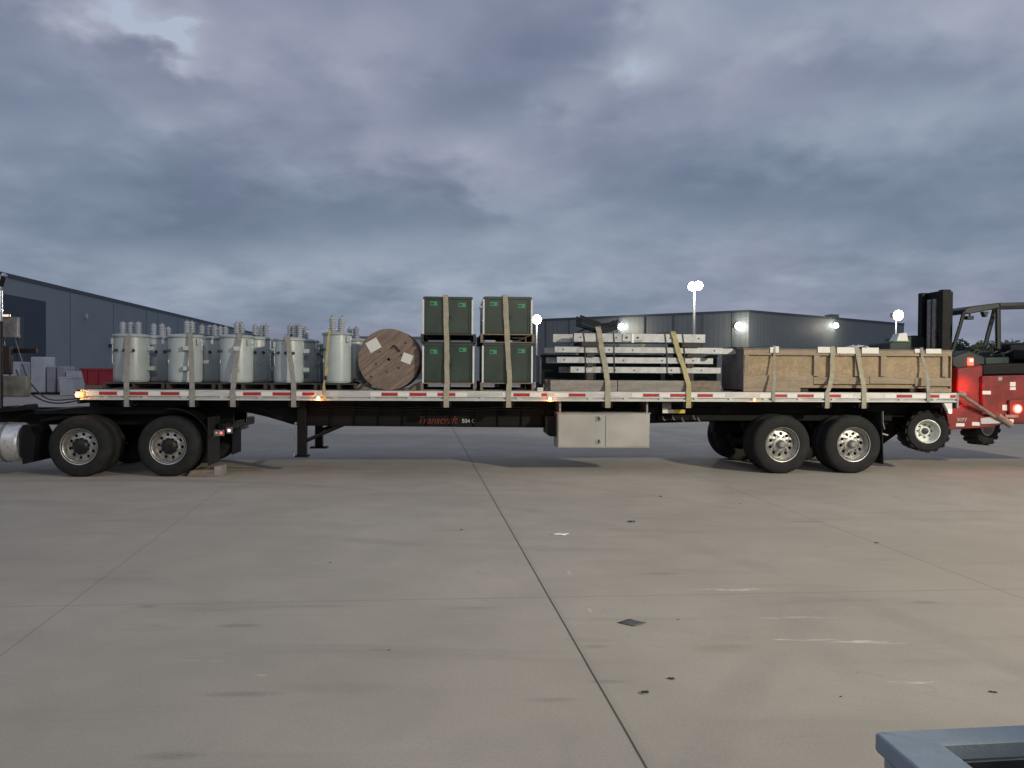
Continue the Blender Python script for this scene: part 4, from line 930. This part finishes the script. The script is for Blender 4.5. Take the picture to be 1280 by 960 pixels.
# ------------------------------------------------------------------ long crate
def crate():
    v=.18; u0,zt=pix(930,435,v); u1,_=pix(1190,438,v); zt=pz(1060,436.5,v); z0=ZD+.075; W_=1.1; L=u1-u0
    t=ont('wooden_crate','very long wooden crate of chipboard with board frame at the rear of the trailer','crate',u0,v,0)
    MB().box(.02,L-.02,.048,W_-.02,z0,zt-.02).build('panel','osb',t,smooth=False)
    MB().box(-.004,.0185,.0,W_,z0-.04,zt-.02).build('end_panel','osbgrey',t,smooth=False,label='greyer chipboard end panel')
    MB().box(L-.0185,L,.0,W_,z0,zt-.02).build('end_panel','osb',t,smooth=False)
    MB().box(-.02,L+.01,-.01,W_+.01,zt-.019,zt).build('top_panel','osbgrey',t,smooth=False)
    MB().box(-.03,.12,.3,W_+.02,zt+.001,zt+.035).build('top_batten','palletd',t,.004)
    hb=.095
    def hboard(x0,x1,za,zb_,y=-.002): MB().box(x0,x1,y,.0475,za,zb_).build('frame_board','crate',t,.003)
    hboard(.0,L*.455,zt-.02-hb,zt-.021); hboard(L*.457,L,zt-.02-hb,zt-.021)
    zl=z0+.02
    hboard(0,L*.33,zl-.02,zl+.20); hboard(L*.332,L*.60,zl+.05,zl+.17); hboard(L*.602,L*.82,zl+.06,zl+.18); hboard(L*.822,L,zl+.02,zl+.17)
    for x in (0.001,.333,.53,.655,.955):
        xx=x*L; wv=.10 if x not in (0.001,) else .09
        MB().box(xx,xx+wv,-.0,.0472,zl+.201 if x<.2 else zl+.19,zt-.02-hb-.001).build('upright_board','cratev',t,.003)
    for x0,x1 in ((.0,.27),(.885,1.0)): MB().box(x0*L,x1*L,-.004,.1,ZD+.002,z0-.001 if x0>.5 else zl-.021).build('skid','crate',t,.004)
    MB().box(.0,L,.4,.5,ZD+.002,z0-.001).build('skid','palletd',t,.004); MB().box(.0,L,.95,1.05,ZD+.002,z0-.001).build('skid','palletd',t,.004)
    for px in (1003,1078,1140): 
        x=pu(px,v)-u0; MB().box(x,x+.13,.05,.35,ZD+.002,z0-.001).build('skid_block','palletd',t,.003)
    # white tags along the top edge
    for a,c,d,e in ((961.5,966,434,441),(968,972.5,433,441),(1021,1037,433.5,441),(1045,1069,434,442),(1076,1097,434.5,442),(1142,1150,436,441),(1156,1175,436,442)):
        xa=pu(a,v)-u0; xc=pu(c,v)-u0; MB().box(xa,xc,-.024,-.012,pz(a,e,v),pz(a,d,v)).build('white_tag','label',t,.002)
    # cracks and knots as thin boards over the chipboard
    MB().box(L*.1,L*.3,.042,.0475,z0+.35,z0+.365).build('batten','crate',t)
    return u0,L,zt
cu0,cL,czt=crate()
# film and green housing behind the crate
u_=pu(1077,1.35); t=ont('plastic_sheet','crumpled pale plastic sheet lying behind the middle of the crate top','plastic sheet',u_,1.35,ZD)
rnd=random.Random(9); zt=pz(1077,430,1.35)-ZD; vs=[]; NX,NY=14,6
for j in range(NY):
    for i in range(NX):
        e=abs(i/(NX-1)-.5)*2; vs.append(((i/(NX-1)-.5)*.62+rnd.uniform(-.01,.01),j*.1,zt-.10*e**2.5-.03*rnd.random()-.05*abs(j-2)/3))
o=MB(); o.add(vs,[(j*NX+i,j*NX+i+1,(j+1)*NX+i+1,(j+1)*NX+i) for j in range(NY-1) for i in range(NX-1)]); o=o.build('sheet','film',t)
o.modifiers.new('s','SOLIDIFY').thickness=.006
MB().box(-.28,.28,.06,.46,.0,zt-.19).build('covered_box','pallet',t,.01)
u_=pu(1136,1.35); t=ont('green_housing','rounded dark green housing with a pale tag on top, behind the rear of the crate','housing',u_,1.35,ZD)
zt=pz(1136,419,1.35)-ZD
MB().prism([(-.40,0),(-.40,zt-.16),(-.36,zt-.13),(-.08,zt-.12),(-.02,zt-.02),(.10,zt),(.26,zt-.01),(.36,zt-.06),(.42,zt-.16),(.44,0)],0,.8).build('body','greenp',t,.02)
MB().hexa([(-.27,-.02,zt-.115),(-.03,-.02,zt-.115),(-.03,.25,zt-.115),(-.27,.25,zt-.115),(-.21,-.0,zt+.03),(-.06,-.0,zt+.05),(-.06,.2,zt+.05),(-.21,.2,zt+.03)]).build('pale_tag','label',t,.004)
MB().box(-.33,.0,-.03,.3,zt-.13,zt-.118).build('tray','labelg',t)
# ------------------------------------------------------------------ straps
def strap(px_lo,label,path,ma='strap',wd=.086,tail=True,slack=0.0,widths=None,tw=None):
    """path: list of (px, py, v) going up the near side, over the load and down the far side"""
    u0=pu(px_lo,-.02); t=ont('ratchet_strap',label,'strap',u0,0,0,'straps over the trailer load')
    pts=[]
    if tail:
        pts += [(0,.30,1.17),(-.002,.10,1.16),(0,-.016,1.155)]
        pts += [(0,-.0205,1.26),(0,-.0205,1.34),(0,-.0135,ZD+.002)]
    else: pts += [(0,-.02,1.27),(0,-.0205,1.34),(0,-.0135,ZD+.002)]
    base=len(pts)
    for px,py,v in path:
        u,z=pix(px,py,v); pts.append((u-u0,v,z))
    u,v,z=pts[-1]; pts += [(u,1.2,z+.005),(u,2.30,z-.02),(u,2.62,ZD+.02),(u,2.62,1.15)]
    ws=[wd]*len(pts)
    if widths:
        for i,x in enumerate(widths): ws[base+i]=x
    # subdivide for a slight belly and uneven edges
    rs=random.Random(int(px_lo)); P2=[pts[0]]; W2=[ws[0]]
    for i in range(len(pts)-1):
        p0,p1=Vector(pts[i]),Vector(pts[i+1]); nn_=6 if (p1-p0).length>.12 else 1
        for k in range(1,nn_+1):
            f_=k/nn_; q_=p0.lerp(p1,f_); 
            if k<nn_: q_=q_+Vector((rs.uniform(-.004,.004),0,0)); 
            P2.append(q_); W2.append((ws[i]*(1-f_)+ws[i+1]*f_)*rs.uniform(.90,1.03))
    MB().ribbon(P2,W2,.005).build('webbing',ma,t)
    if tail:
        b=MB(); b.cyl((-.07,.03,1.205),(.07,.03,1.205),.035,12); b.box(-.085,-.072,.0,.08,1.16,1.262); b.box(.072,.085,.0,.08,1.16,1.262); b.build('winch','black',t)
    return t
strap(158,'grey strap over the first pole transformer from the left',[(158,480,-.005),(158.5,450,.05),(160,418,.13),(160,417,.25)],'strapg')
strap(240,'grey strap over the second pole transformer from the left',[(240,480,-.005),(239,450,.05),(238,417,.13),(238,416,.25)],'strapg')
strap(291,'grey strap slanting right over the third pole transformer',[(292,480,-.005),(295,450,.05),(300,417,.13),(300,416,.25)],'strapg')
strap(367,'grey strap slanting left over the fourth pole transformer',[(367,480,-.005),(363,450,.05),(359,419,.13),(359,418,.25)],'strapg')
strap(558,'long tan strap over the left stack of green cabinets',[(559,478,.02),(558.5,440,.06),(557,371,.062),(557,368.5,.10)],'strap',.09)
strap(636,'long tan strap over the right stack of green cabinets',[(637,478,.02),(635,440,.06),(631.5,371,.062),(631.5,368.5,.10)],'strap',.09)
strap(760,'tan strap crossing the hose bundle and left half of the beam stack',[(760,481,.07),(757,460,.165),(753,440,.16),(749,416,.17),(747,406,.30)],'strap',.095)
strap(861,'yellow strap slanting over the right half of the beam stack',[(861,481,.07),(855,460,.165),(848,440,.16),(842,416.5,.17),(841,414,.25)],'strapy',.09)
strap(967,'narrow twisted strap near the left end of the long crate',[(968,478,.02),(968,460,.10),(968,440,.15),(968,432.5,.165),(968,432,.2)],'strapg',.06,False,widths=[.05,.03,.04,.05,.05])
strap(1034.5,'tan strap straight up the middle of the long crate',[(1037,484,.03),(1040,470,.145),(1041,445,.150),(1041,433.5,.150),(1041,433,.2)],'strap')
strap(1080.5,'tan strap just right of the middle of the long crate',[(1080,484,.03),(1077,468,.145),(1073,445,.150),(1071,434,.150),(1071,433.5,.2)],'strap')
strap(1161,'brown strap near the right end of the long crate',[(1160,478,.02),(1157,460,.10),(1153,447,.148),(1152,435,.148),(1152,434.5,.2)],'strapg',.06,False,widths=[.07,.04,.05,.06,.06])
t=strap(405,'thin yellow ratchet strap over the transformer with leaning bushings',[(405,480,.02),(407,462,.08),(409,440,.13),(412,412,.165),(412,411,.25)],'strapy',.05,False,widths=[.03,.035,.04,.05,.05])
u0=pu(405,-.02); u_,z_=pix(407.5,463,.06)
MB().hexa([(u_-u0-.025,.03,z_-.09),(u_-u0+.025,.03,z_-.09),(u_-u0+.025,.07,z_-.09),(u_-u0-.025,.07,z_-.09),(u_-u0-.01,.02,z_+.07),(u_-u0+.045,.02,z_+.07),(u_-u0+.045,.07,z_+.07),(u_-u0-.01,.07,z_+.07)]).build('ratchet_handle','strapy',t,.008)
MB().box(u_-u0-.03,u_-u0+.02,.02,.06,z_-.16,z_-.092).build('ratchet_body','dark',t,.004)
# ------------------------------------------------------------------ truck mounted forklift
def forklift():
    t=ont('forklift','red three wheel forklift carried on the back end of the trailer','forklift',LT,0,0)
    def q(px,py,v): u,z=pix(px,py,v); return (u-LT,z)
    # front wheels (lifted clear of the ground)
    def lug(px,py,v,r,rr,w_,rz,seedr=0,side=1):
        (u,z)=q(px,py,v)
        b=MB(); b.lathe([(rr,0.015),(rr+.06*r/.4,-.01),(r*.88,.0),(r*.95,.03),(r*.96,.06),(r*.96,w_-.06),(r*.95,w_-.03),(r*.88,w_),(rr,w_-.015),(rr,.015)],'y',seg=56,cap=False)
        for k in range(16):
            for s_ in (0,1):
                a0=2*math.pi*(k+.5*s_)/16; da=.19
                y0,y1=(0.0,w_*.55) if s_==0 else (w_*.45,w_)
                pts=[]
                for rad in (r*.93,r*1.0):
                    sk=.10 if s_==0 else -.10
                    for (a,y) in ((a0-da/2,y0),(a0+da/2,y0),(a0+da/2+sk,y1),(a0-da/2+sk,y1)): pts.append((math.cos(a)*rad,y,math.sin(a)*rad))
                b.hexa(pts)
        wl=MB(); wl.lathe([(rr,.012),(rr-.012,.008),(rr-.02,.03),(rr-.025,w_*.55),(rr-.03,w_*.6),(.085,w_*.6),(.085,w_*.5),(.03,w_*.5)],'y',seg=40,cap=False)
        for k in range(8):
            a=2*math.pi*k/8; wl.k=1; wl.cyl((math.cos(a)*.115,w_*.6-.02,math.sin(a)*.115),(math.cos(a)*.115,w_*.6,math.sin(a)*.115),.016,6)
        wl.lathe([(.06,w_*.5),(.055,w_*.42),(.004,w_*.40)],'y',seg=16,cap=False)
        wo=wl.build('wheel',['rimw','dark'],t,loc=(u,v,z)); b.build('tyre','rubber',wo); wo.rotation_euler=(0,0,rz)
        return wo
    lug(1160,539.5,.28,.385,.215,.30,R(-14))
    lug(1150,539.5,2.0,.385,.215,.30,R(-14))
    lug(1236,529,1.05,.43,.24,.32,R(24))
    # chassis
    def pl(pts,v0,v1,name,ma='fred',bev=.012,label=None):
        return MB().prism([q(x,y,v0) for x,y in pts],v0,v1).build(name,ma,t,bev,label=label)
    pl([(1182,508),(1214,506),(1228,512),(1228,520),(1262,522),(1262,529),(1228,535),(1186,537)],.30,.42,'front_arm')
    pl([(1186,508),(1228,512),(1262,522),(1262,529),(1228,532),(1190,535)],1.9,2.02,'front_arm')
    pl([(1228,470),(1400,466),(1400,528),(1262,530),(1262,520),(1228,518)],.38,2.0,'body_side')
    pl([(1262,500),(1400,498),(1400,530),(1262,529)],.32,.379,'step_panel')
    pl([(1197,460),(1229,456),(1229,512),(1205,510),(1197,500)],.45,.95,'front_housing','fred',.03)
    pl([(1190,446),(1212,438),(1232,446),(1232,457),(1197,461),(1190,458)],.60,1.2,'front_cowl','guard',.03)
    pl([(1228,455),(1400,450),(1400,465.5),(1228,469.5)],.5,1.9,'engine_cover','black',.03)
    pl([(1262,430),(1283,428),(1287,455),(1264,456)],.9,1.4,'seat','black',.05)
    pl([(1285,436),(1400,436),(1400,451),(1285,451)],.5,1.9,'counterweight','guard',.04)
    pl([(1232,447),(1262,446),(1262,455),(1232,456)],.7,1.2,'side_console','greendark',.02)
    # steering wheel
    c=q(1252,440,1.0); b=MB(); b.lathe([(.17,-.012),(.185,-.012),(.19,0),(.185,.012),(.17,.012),(.165,0),(.17,-.012)],'z',seg=28,cap=False); b.cyl((0,0,-.25),(0,0,0),.02,8); o=b.build('steering_wheel','poly',t,loc=(c[0],1.0,c[1])); o.rotation_euler.y=R(-25)
    # overhead guard
    def bar(p,name='guard_post',r_=.035,ma='guard'): return MB().tube(p,r_,8).build(name,ma,t)
    def q3(px,py,v): u,z=q(px,py,v); return (u,v,z)
    V0=.72; V1=1.75
    a=q3(1190,441,V0); b_=q3(1205,390,V0); c_=q3(1231,432,V0); d_=q3(1243,391,V0); e_=q3(1247.5,436,V0); f_=q3(1247,386,V0)
    for v in (V0,V1):
        dv=Vector((0,v-V0,0))
        if v==V0: bar([Vector(a)+dv,Vector(b_)+dv]); bar([Vector(e_)+dv,Vector(f_)+dv],r_=.05)
        else: bar([q3(1231,432,V1),q3(1243,388,V1)],r_=.045)
        g_=q3(1420,378,V0); h_=q3(1418,440,V0); bar([Vector(g_)+dv,Vector(h_)+dv])
    x0,z0=q(1204,391,V0); x0b,z0b=q(1211,383.5,V0); x1,z1=q(1248,378.5,V0); x2,z2=q(1430,374,V0)
    MB().prism([(x0,z0-.01),(x0+.02,z0+.06),(x0b,z0b),(x1,z1),(x1+.02,z1-.10),(x0b,z0-.02)],V0-.03,V1+.03).build('guard_roof','guard',t,.015)
    for v in (V0-.02,V0+.33,V0+.68,V1-.04): MB().prism([(x1+.021,z1+.0),(x2,z2),(x2,z2-.065),(x1+.021,z1-.07)],v,v+.06).build('roof_bar','guard',t,.01)
    o=bar([q3(1212,391,.8),q3(1212,397,.8)],'lamp_stem',.015); c=q(1212,397,.8); MB().box(c[0]-.07,c[0]+.06,.76,.86,c[1]-.04,c[1]+.03).build('work_lamp','poly',t,.01)
    c=q(1231,391,.8); MB().prism([(c[0]-.06,c[1]+.02),(c[0]+.06,c[1]+.02),(c[0]+.02,c[1]-.08),(c[0]-.02,c[1]-.08)],.76,.86).build('work_lamp','poly',t,.01)
    # mast: two channel pairs facing the front of the trailer
    um=q(1182,400,.75)[0]+.06; 
    def chan(v0,v1,zt,du,name='mast_channel'):
        b=MB(); b.box(um+du,um+du+.16,v0,v0+.02,.62,zt); b.box(um+du,um+du+.045,v0+.0205,v1+.03,.62,zt); b.box(um+du+.115,um+du+.16,v0+.0205,v1+.03,.62,zt); return b.build(name,'black',t,.004)
    zt=q(1182,362,.75)[1]
    chan(.72,.82,zt,-.14); chan(.87,.99,zt-.02,.0); chan(1.36,1.46,zt-.0,-.14); chan(1.22,1.33,zt-.02,-.02)
    for z_,h_ in ((zt-.14,.13),(zt-.72,.14),(1.75,.80),(1.2,.2)):
        MB().box(um-.06,um+.02,.74,1.45,z_,z_+h_).build('mast_crossbar','black',t,.006)
    MB().box(um-.03,um+.05,.90,1.30,zt-.04,zt+.0).build('mast_crossbar','black',t,.006)
    for v in (1.04,1.20): MB().cyl((um-.08,v,.7),(um-.08,v,zt-.15),.05,14).build('lift_cylinder','dull',t)
    MB().cyl((um+.03,1.12,1.2),(um+.03,1.12,zt-.1),.04,14).build('hose_guide','galv',t)
    b=MB()
    for k in range(7):
        z_=1.55+k*.05; b.box(um-.12,um-.07,.86,1.40,z_,z_+.022)
    b.build('carriage','black',t)
    MB().cyl((um-.16,1.05,2.02),(um-.07,1.05,2.02),.06,14).build('carriage_knob','dull',t)
    for v in (.90,1.25):
        MB().prism([(um-.17,.7),(um-.17,1.9),(um-.125,1.9),(um-.125,.75),(um-.125,.7)],v,v+.12).build('fork','black',t)
        MB().box(um-.9,um-.171,v,v+.12,.70,.74).build('fork','black',t)
    # lift arm rod
    p0=q3(1204,495,.10); p1=q3(1252,527,.28)
    MB().tube([p0,Vector(p0).lerp(Vector(p1),.5),p1],.032,10).build('lift_arm','dirty',t)
    MB().tube([q3(1246,519,.22),q3(1263,531,.30)],.06,12).build('lift_arm_end','dirty',t)
    MB().prism([q(1225,523,.28),q(1240,521,.28),q(1250,529,.28),q(1226,530,.28)],.26,.295).build('arm_bracket','pale',t)
    MB().tube([q3(1196,492,.12),q3(1206,494,.12)],.05,10).build('arm_pivot','dirty',t)
    # reflective strips and tags
    for x0,x1,y0,y1,v in ((1195,1205.5,529,533,.296),(1215,1225,527.5,532,.296),(1228,1238.5,488.5,493,.376),(1257,1267,524,528,.316),(1262.5,1269.5,477.5,483,.376),(1262.5,1269.5,484,487.5,.376),(1253,1259,506,513,.376)):
        a=q(x0,y0,v); c=q(x1,y1,v); MB().box(a[0],c[0],v-.002,v+.002,c[1],a[1]).build('reflective_sticker','label',t)
    c=q(1250,473,.376); MB().box(c[0]-.04,c[0]+.04,.374,.379,c[1]-.04,c[1]+.03).build('control_label','dull',t)
    c=q(1257,520.5,.31); MB().box(c[0],c[0]+.25,.31,.316,c[1]-.02,c[1]+.03).build('control_label','dirty',t)
    c=q(1195.5,526.5,.295); text('3077',.085,'lettering','alu',t,(c[0],.293,c[1]),(R(90),0,0),0,.004).scale=(1.15,1,1)
    # lamps
    c=q(1213,452,.58); o=MB().box(c[0]-.055,c[0]+.055,.56,.60,c[1]-.07,c[1]+.07).build('marker_lamp','redlamp',t,.01,label='small square red lamp on the cowl')
    MB().box(c[0]-.025,c[0]+.03,.552,.559,c[1]+.0,c[1]+.045).build('lens','redlampb',o)
    c=q(1271.5,511,.31); o=MB().cyl((c[0],.29,c[1]),(c[0],.319,c[1]),.085,24).build('tail_lamp','redlamp',t,label='round bright red tail lamp'); MB().lathe([(.01,-.02),(.045,-.015),(.06,0)],'y',(c[0],.289,c[1]),20).build('lens','redlampb',o)
    lamp('POINT','tail_light',(c[0],.19,c[1]),2.0,(1,.10,.06),.05,t)
    # added red light: trailer tail lamp glow on the front housing, no beacon fitted
    lamp('POINT','housing_glow',(q(1207,492,.3)[0],.30,q(1207,486,.3)[1]),8,(1,.06,.02),.05,t)
    return t
forklift()
# ------------------------------------------------------------------ pickup bed in the lower right corner
def pickup():
    z=1.05
    a=G(1093,914,z); c=G(1280,905,z); b_=G(1147,960,z)
    ex=(c-a); ex.normalize(); ang=math.atan2(ex.y,ex.x)
    t=thing('pickup_truck','pale blue grey pickup bed corner close to the viewer at the lower right','pickup truck',(a.x,a.y,0),ang)
    # local x to the right along the far rail, local -y toward the viewer
    ib=G(1179,929,z)-a; ix=ib.dot(ex); iy=-(ib-ex*ix).length
    bl=(b_-a); sx=bl.dot(ex)/max(.01,(bl-ex*bl.dot(ex)).length)     # skew of the left rail
    L=1.95; W_=1.6
    def p(x,y,z_): return (x+(-y)*sx,y,z_)
    def ring(z0,z1,in0=0):
        b=MB()
        Aa=[p(0,0,0),p(W_,0,0),p(W_,-L,0),p(0,-L,0)]; Bb=[p(ix,iy,0),p(W_-ix,iy,0),p(W_-ix,-L-iy,0),p(ix,-L-iy,0)]
        for i in range(4):
            j=(i+1)%4; q=[Aa[i],Aa[j],Bb[j],Bb[i]]
            b.hexa([(x,y,z0) for x,y,_ in q]+[(x,y,z1) for x,y,_ in q])
        return b
    ring(z-.04,z).build('bed_rail','pickup',t,.006)
    b=MB()
    Aa=[p(.012,-.012,0),p(W_-.012,-.012,0),p(W_-.012,-L+.012,0),p(.012,-L+.012,0)]; Bb=[p(.06,-.06,0),p(W_-.06,-.06,0),p(W_-.06,-L+.06,0),p(.06,-L+.06,0)]
    for i in range(4):
        j=(i+1)%4; q=[Aa[i],Aa[j],Bb[j],Bb[i]]; b.hexa([(x,y,.5) for x,y,_ in q]+[(x,y,z-.042) for x,y,_ in q])
    b.build('bed_side','pickup',t,.008)
    b=MB(); i1=.0615
    Aa=[p(i1,-i1,0),p(W_-i1,-i1,0),p(W_-i1,-L+i1,0),p(i1,-L+i1,0)]; Bb=[p(ix,iy,0),p(W_-ix,iy,0),p(W_-ix,-L-iy,0),p(ix,-L-iy,0)]
    for i in range(4):
        j=(i+1)%4; q=[Aa[i],Aa[j],Bb[j],Bb[i]]; b.hexa([(x,y,.602) for x,y,_ in q]+[(x,y,z-.0415) for x,y,_ in q])
    b.build('bed_liner','liner',t)
    MB().hexa([p(.07,-.07,.55),p(W_-.07,-.07,.55),p(W_-.07,-L+.07,.55),p(.07,-L+.07,.55),p(.07,-.07,.6),p(W_-.07,-.07,.6),p(W_-.07,-L+.07,.6),p(.07,-L+.07,.6)]).build('bed_floor','liner',t)
    for i,(x,y) in enumerate(((.05,-.5),(W_-.25,-.5),(.05,-L+.4),(W_-.25,-L+.4))):
        MB().lathe([(.2,0),(.36,.02),(.37,.05),(.37,.19),(.36,.22),(.2,.24)],'x',(x-y*sx,y,.37),28).build('wheel','rubber',t)
    MB().hexa([p(W_+.02,0,.45),p(W_+1.9,0,.45),p(W_+1.9,-L,.45),p(W_+.02,-L,.45),p(W_+.05,-.15,1.85),p(W_+1.6,-.15,1.85),p(W_+1.6,-L+.15,1.85),p(W_+.05,-L+.15,1.85)]).build('cab','pickup',t,.05)
    MB().tube([(-.012,-.03,z-.10),(-.018,-.045,z-.13),(-.015,-.06,z-.17)],.006,6).build('scratch_chip','dark',t)
pickup()
# ------------------------------------------------------------------ litter
def flat(name,label,cat,px,py,w_,d_,ma,an,h=.004,curl=.01,seed=1,group=None):
    g=G(px,py); rnd=random.Random(seed); N=5; vs=[]
    for j in range(N):
        for i in range(N):
            x=(i/(N-1)-.5)*w_; y=(j/(N-1)-.5)*d_; vs.append((x+y*.3+rnd.uniform(-1,1)*w_*.02,y,h+curl*(abs(i-2)/2)**2*rnd.uniform(.3,1)))
    o=MB(); o.add(vs,[(j*N+i,j*N+i+1,(j+1)*N+i+1,(j+1)*N+i) for j in range(N-1) for i in range(N-1)]); o=o.build(name,ma,loc=(g.x,g.y,0)); o.rotation_euler.z=an
    o.modifiers.new('s','SOLIDIFY').thickness=.002
    return tag(o,label,cat,group)
flat('paper_scrap','small white paper scrap lying on the concrete right of the long dark joint','paper',700,668,.155,.11,'paper',R(-15),curl=.006)
flat('cardboard_scrap','dark grey flat card lying on the concrete in the middle foreground','card',790,779,.13,.12,'card',R(-35),curl=.005,seed=3)
flat('paper_scrap','tiny white scrap on the ground under the trailer middle',"paper",561,575,.06,.04,'paper',0)
def clump(label,px,py,s,seed,n=7,flatn=.35):
    g=G(px,py); rnd=random.Random(seed); b=MB(); s*=.62
    for k in range(max(2,n//2)):
        c=Vector((rnd.uniform(-.7,.7)*s,rnd.uniform(-.5,.5)*s,0)); m_=rnd.randint(5,7); ph=rnd.random()*6; r_=s*rnd.uniform(.35,.75)
        ring=[c+Vector((math.cos(ph+6.283*i/m_)*r_*rnd.uniform(.6,1.2),math.sin(ph+6.283*i/m_)*r_*rnd.uniform(.5,.9),rnd.uniform(0,s*flatn))) for i in range(m_)]
        top=[p+Vector((0,0,s*.14)) for p in ring]
        b.add(ring+top,[tuple(reversed(range(m_))),tuple(range(m_,2*m_))]+[(i,(i+1)%m_,m_+(i+1)%m_,m_+i) for i in range(m_)])
    o=b.build('ground_scrap','debris',loc=(g.x,g.y,.002)); tag(o,label,'scrap','scraps lying on the concrete')
clump('dark leaf like scrap on the concrete above and right of the white paper',790,653,.06,1)
clump('small dark scrap on the concrete left of the long joint',575,663,.04,2,5)
clump('dark crumb of debris lying right of the flat card',838,849,.035,3,6)
clump('curled brown scrap in the foreground below the flat card',805,867,.04,4,6)
clump('small stone on the concrete to the right of the flat card',848,775,.014,5,4)
clump('thin dark sliver on the concrete far below the tool box',826,621,.05,6,4,.1)
clump('tiny dark crumb left of the joint in the foreground',487,813,.018,7,4)
clump('small dark speck at the left of the foreground',412,704,.02,8,4)
clump('dark twig near the pickup bed',1239,865,.035,9,3,.05)
clump('small sliver on the concrete left of the pickup bed',1051,871,.02,10,3,.05)
clump('small scrap at the right of the yard in front of the forklift',1097,679,.04,11,4,.1)
clump('tiny crumb beside the right hand joint of the slab',925,630,.03,12,4,.1)
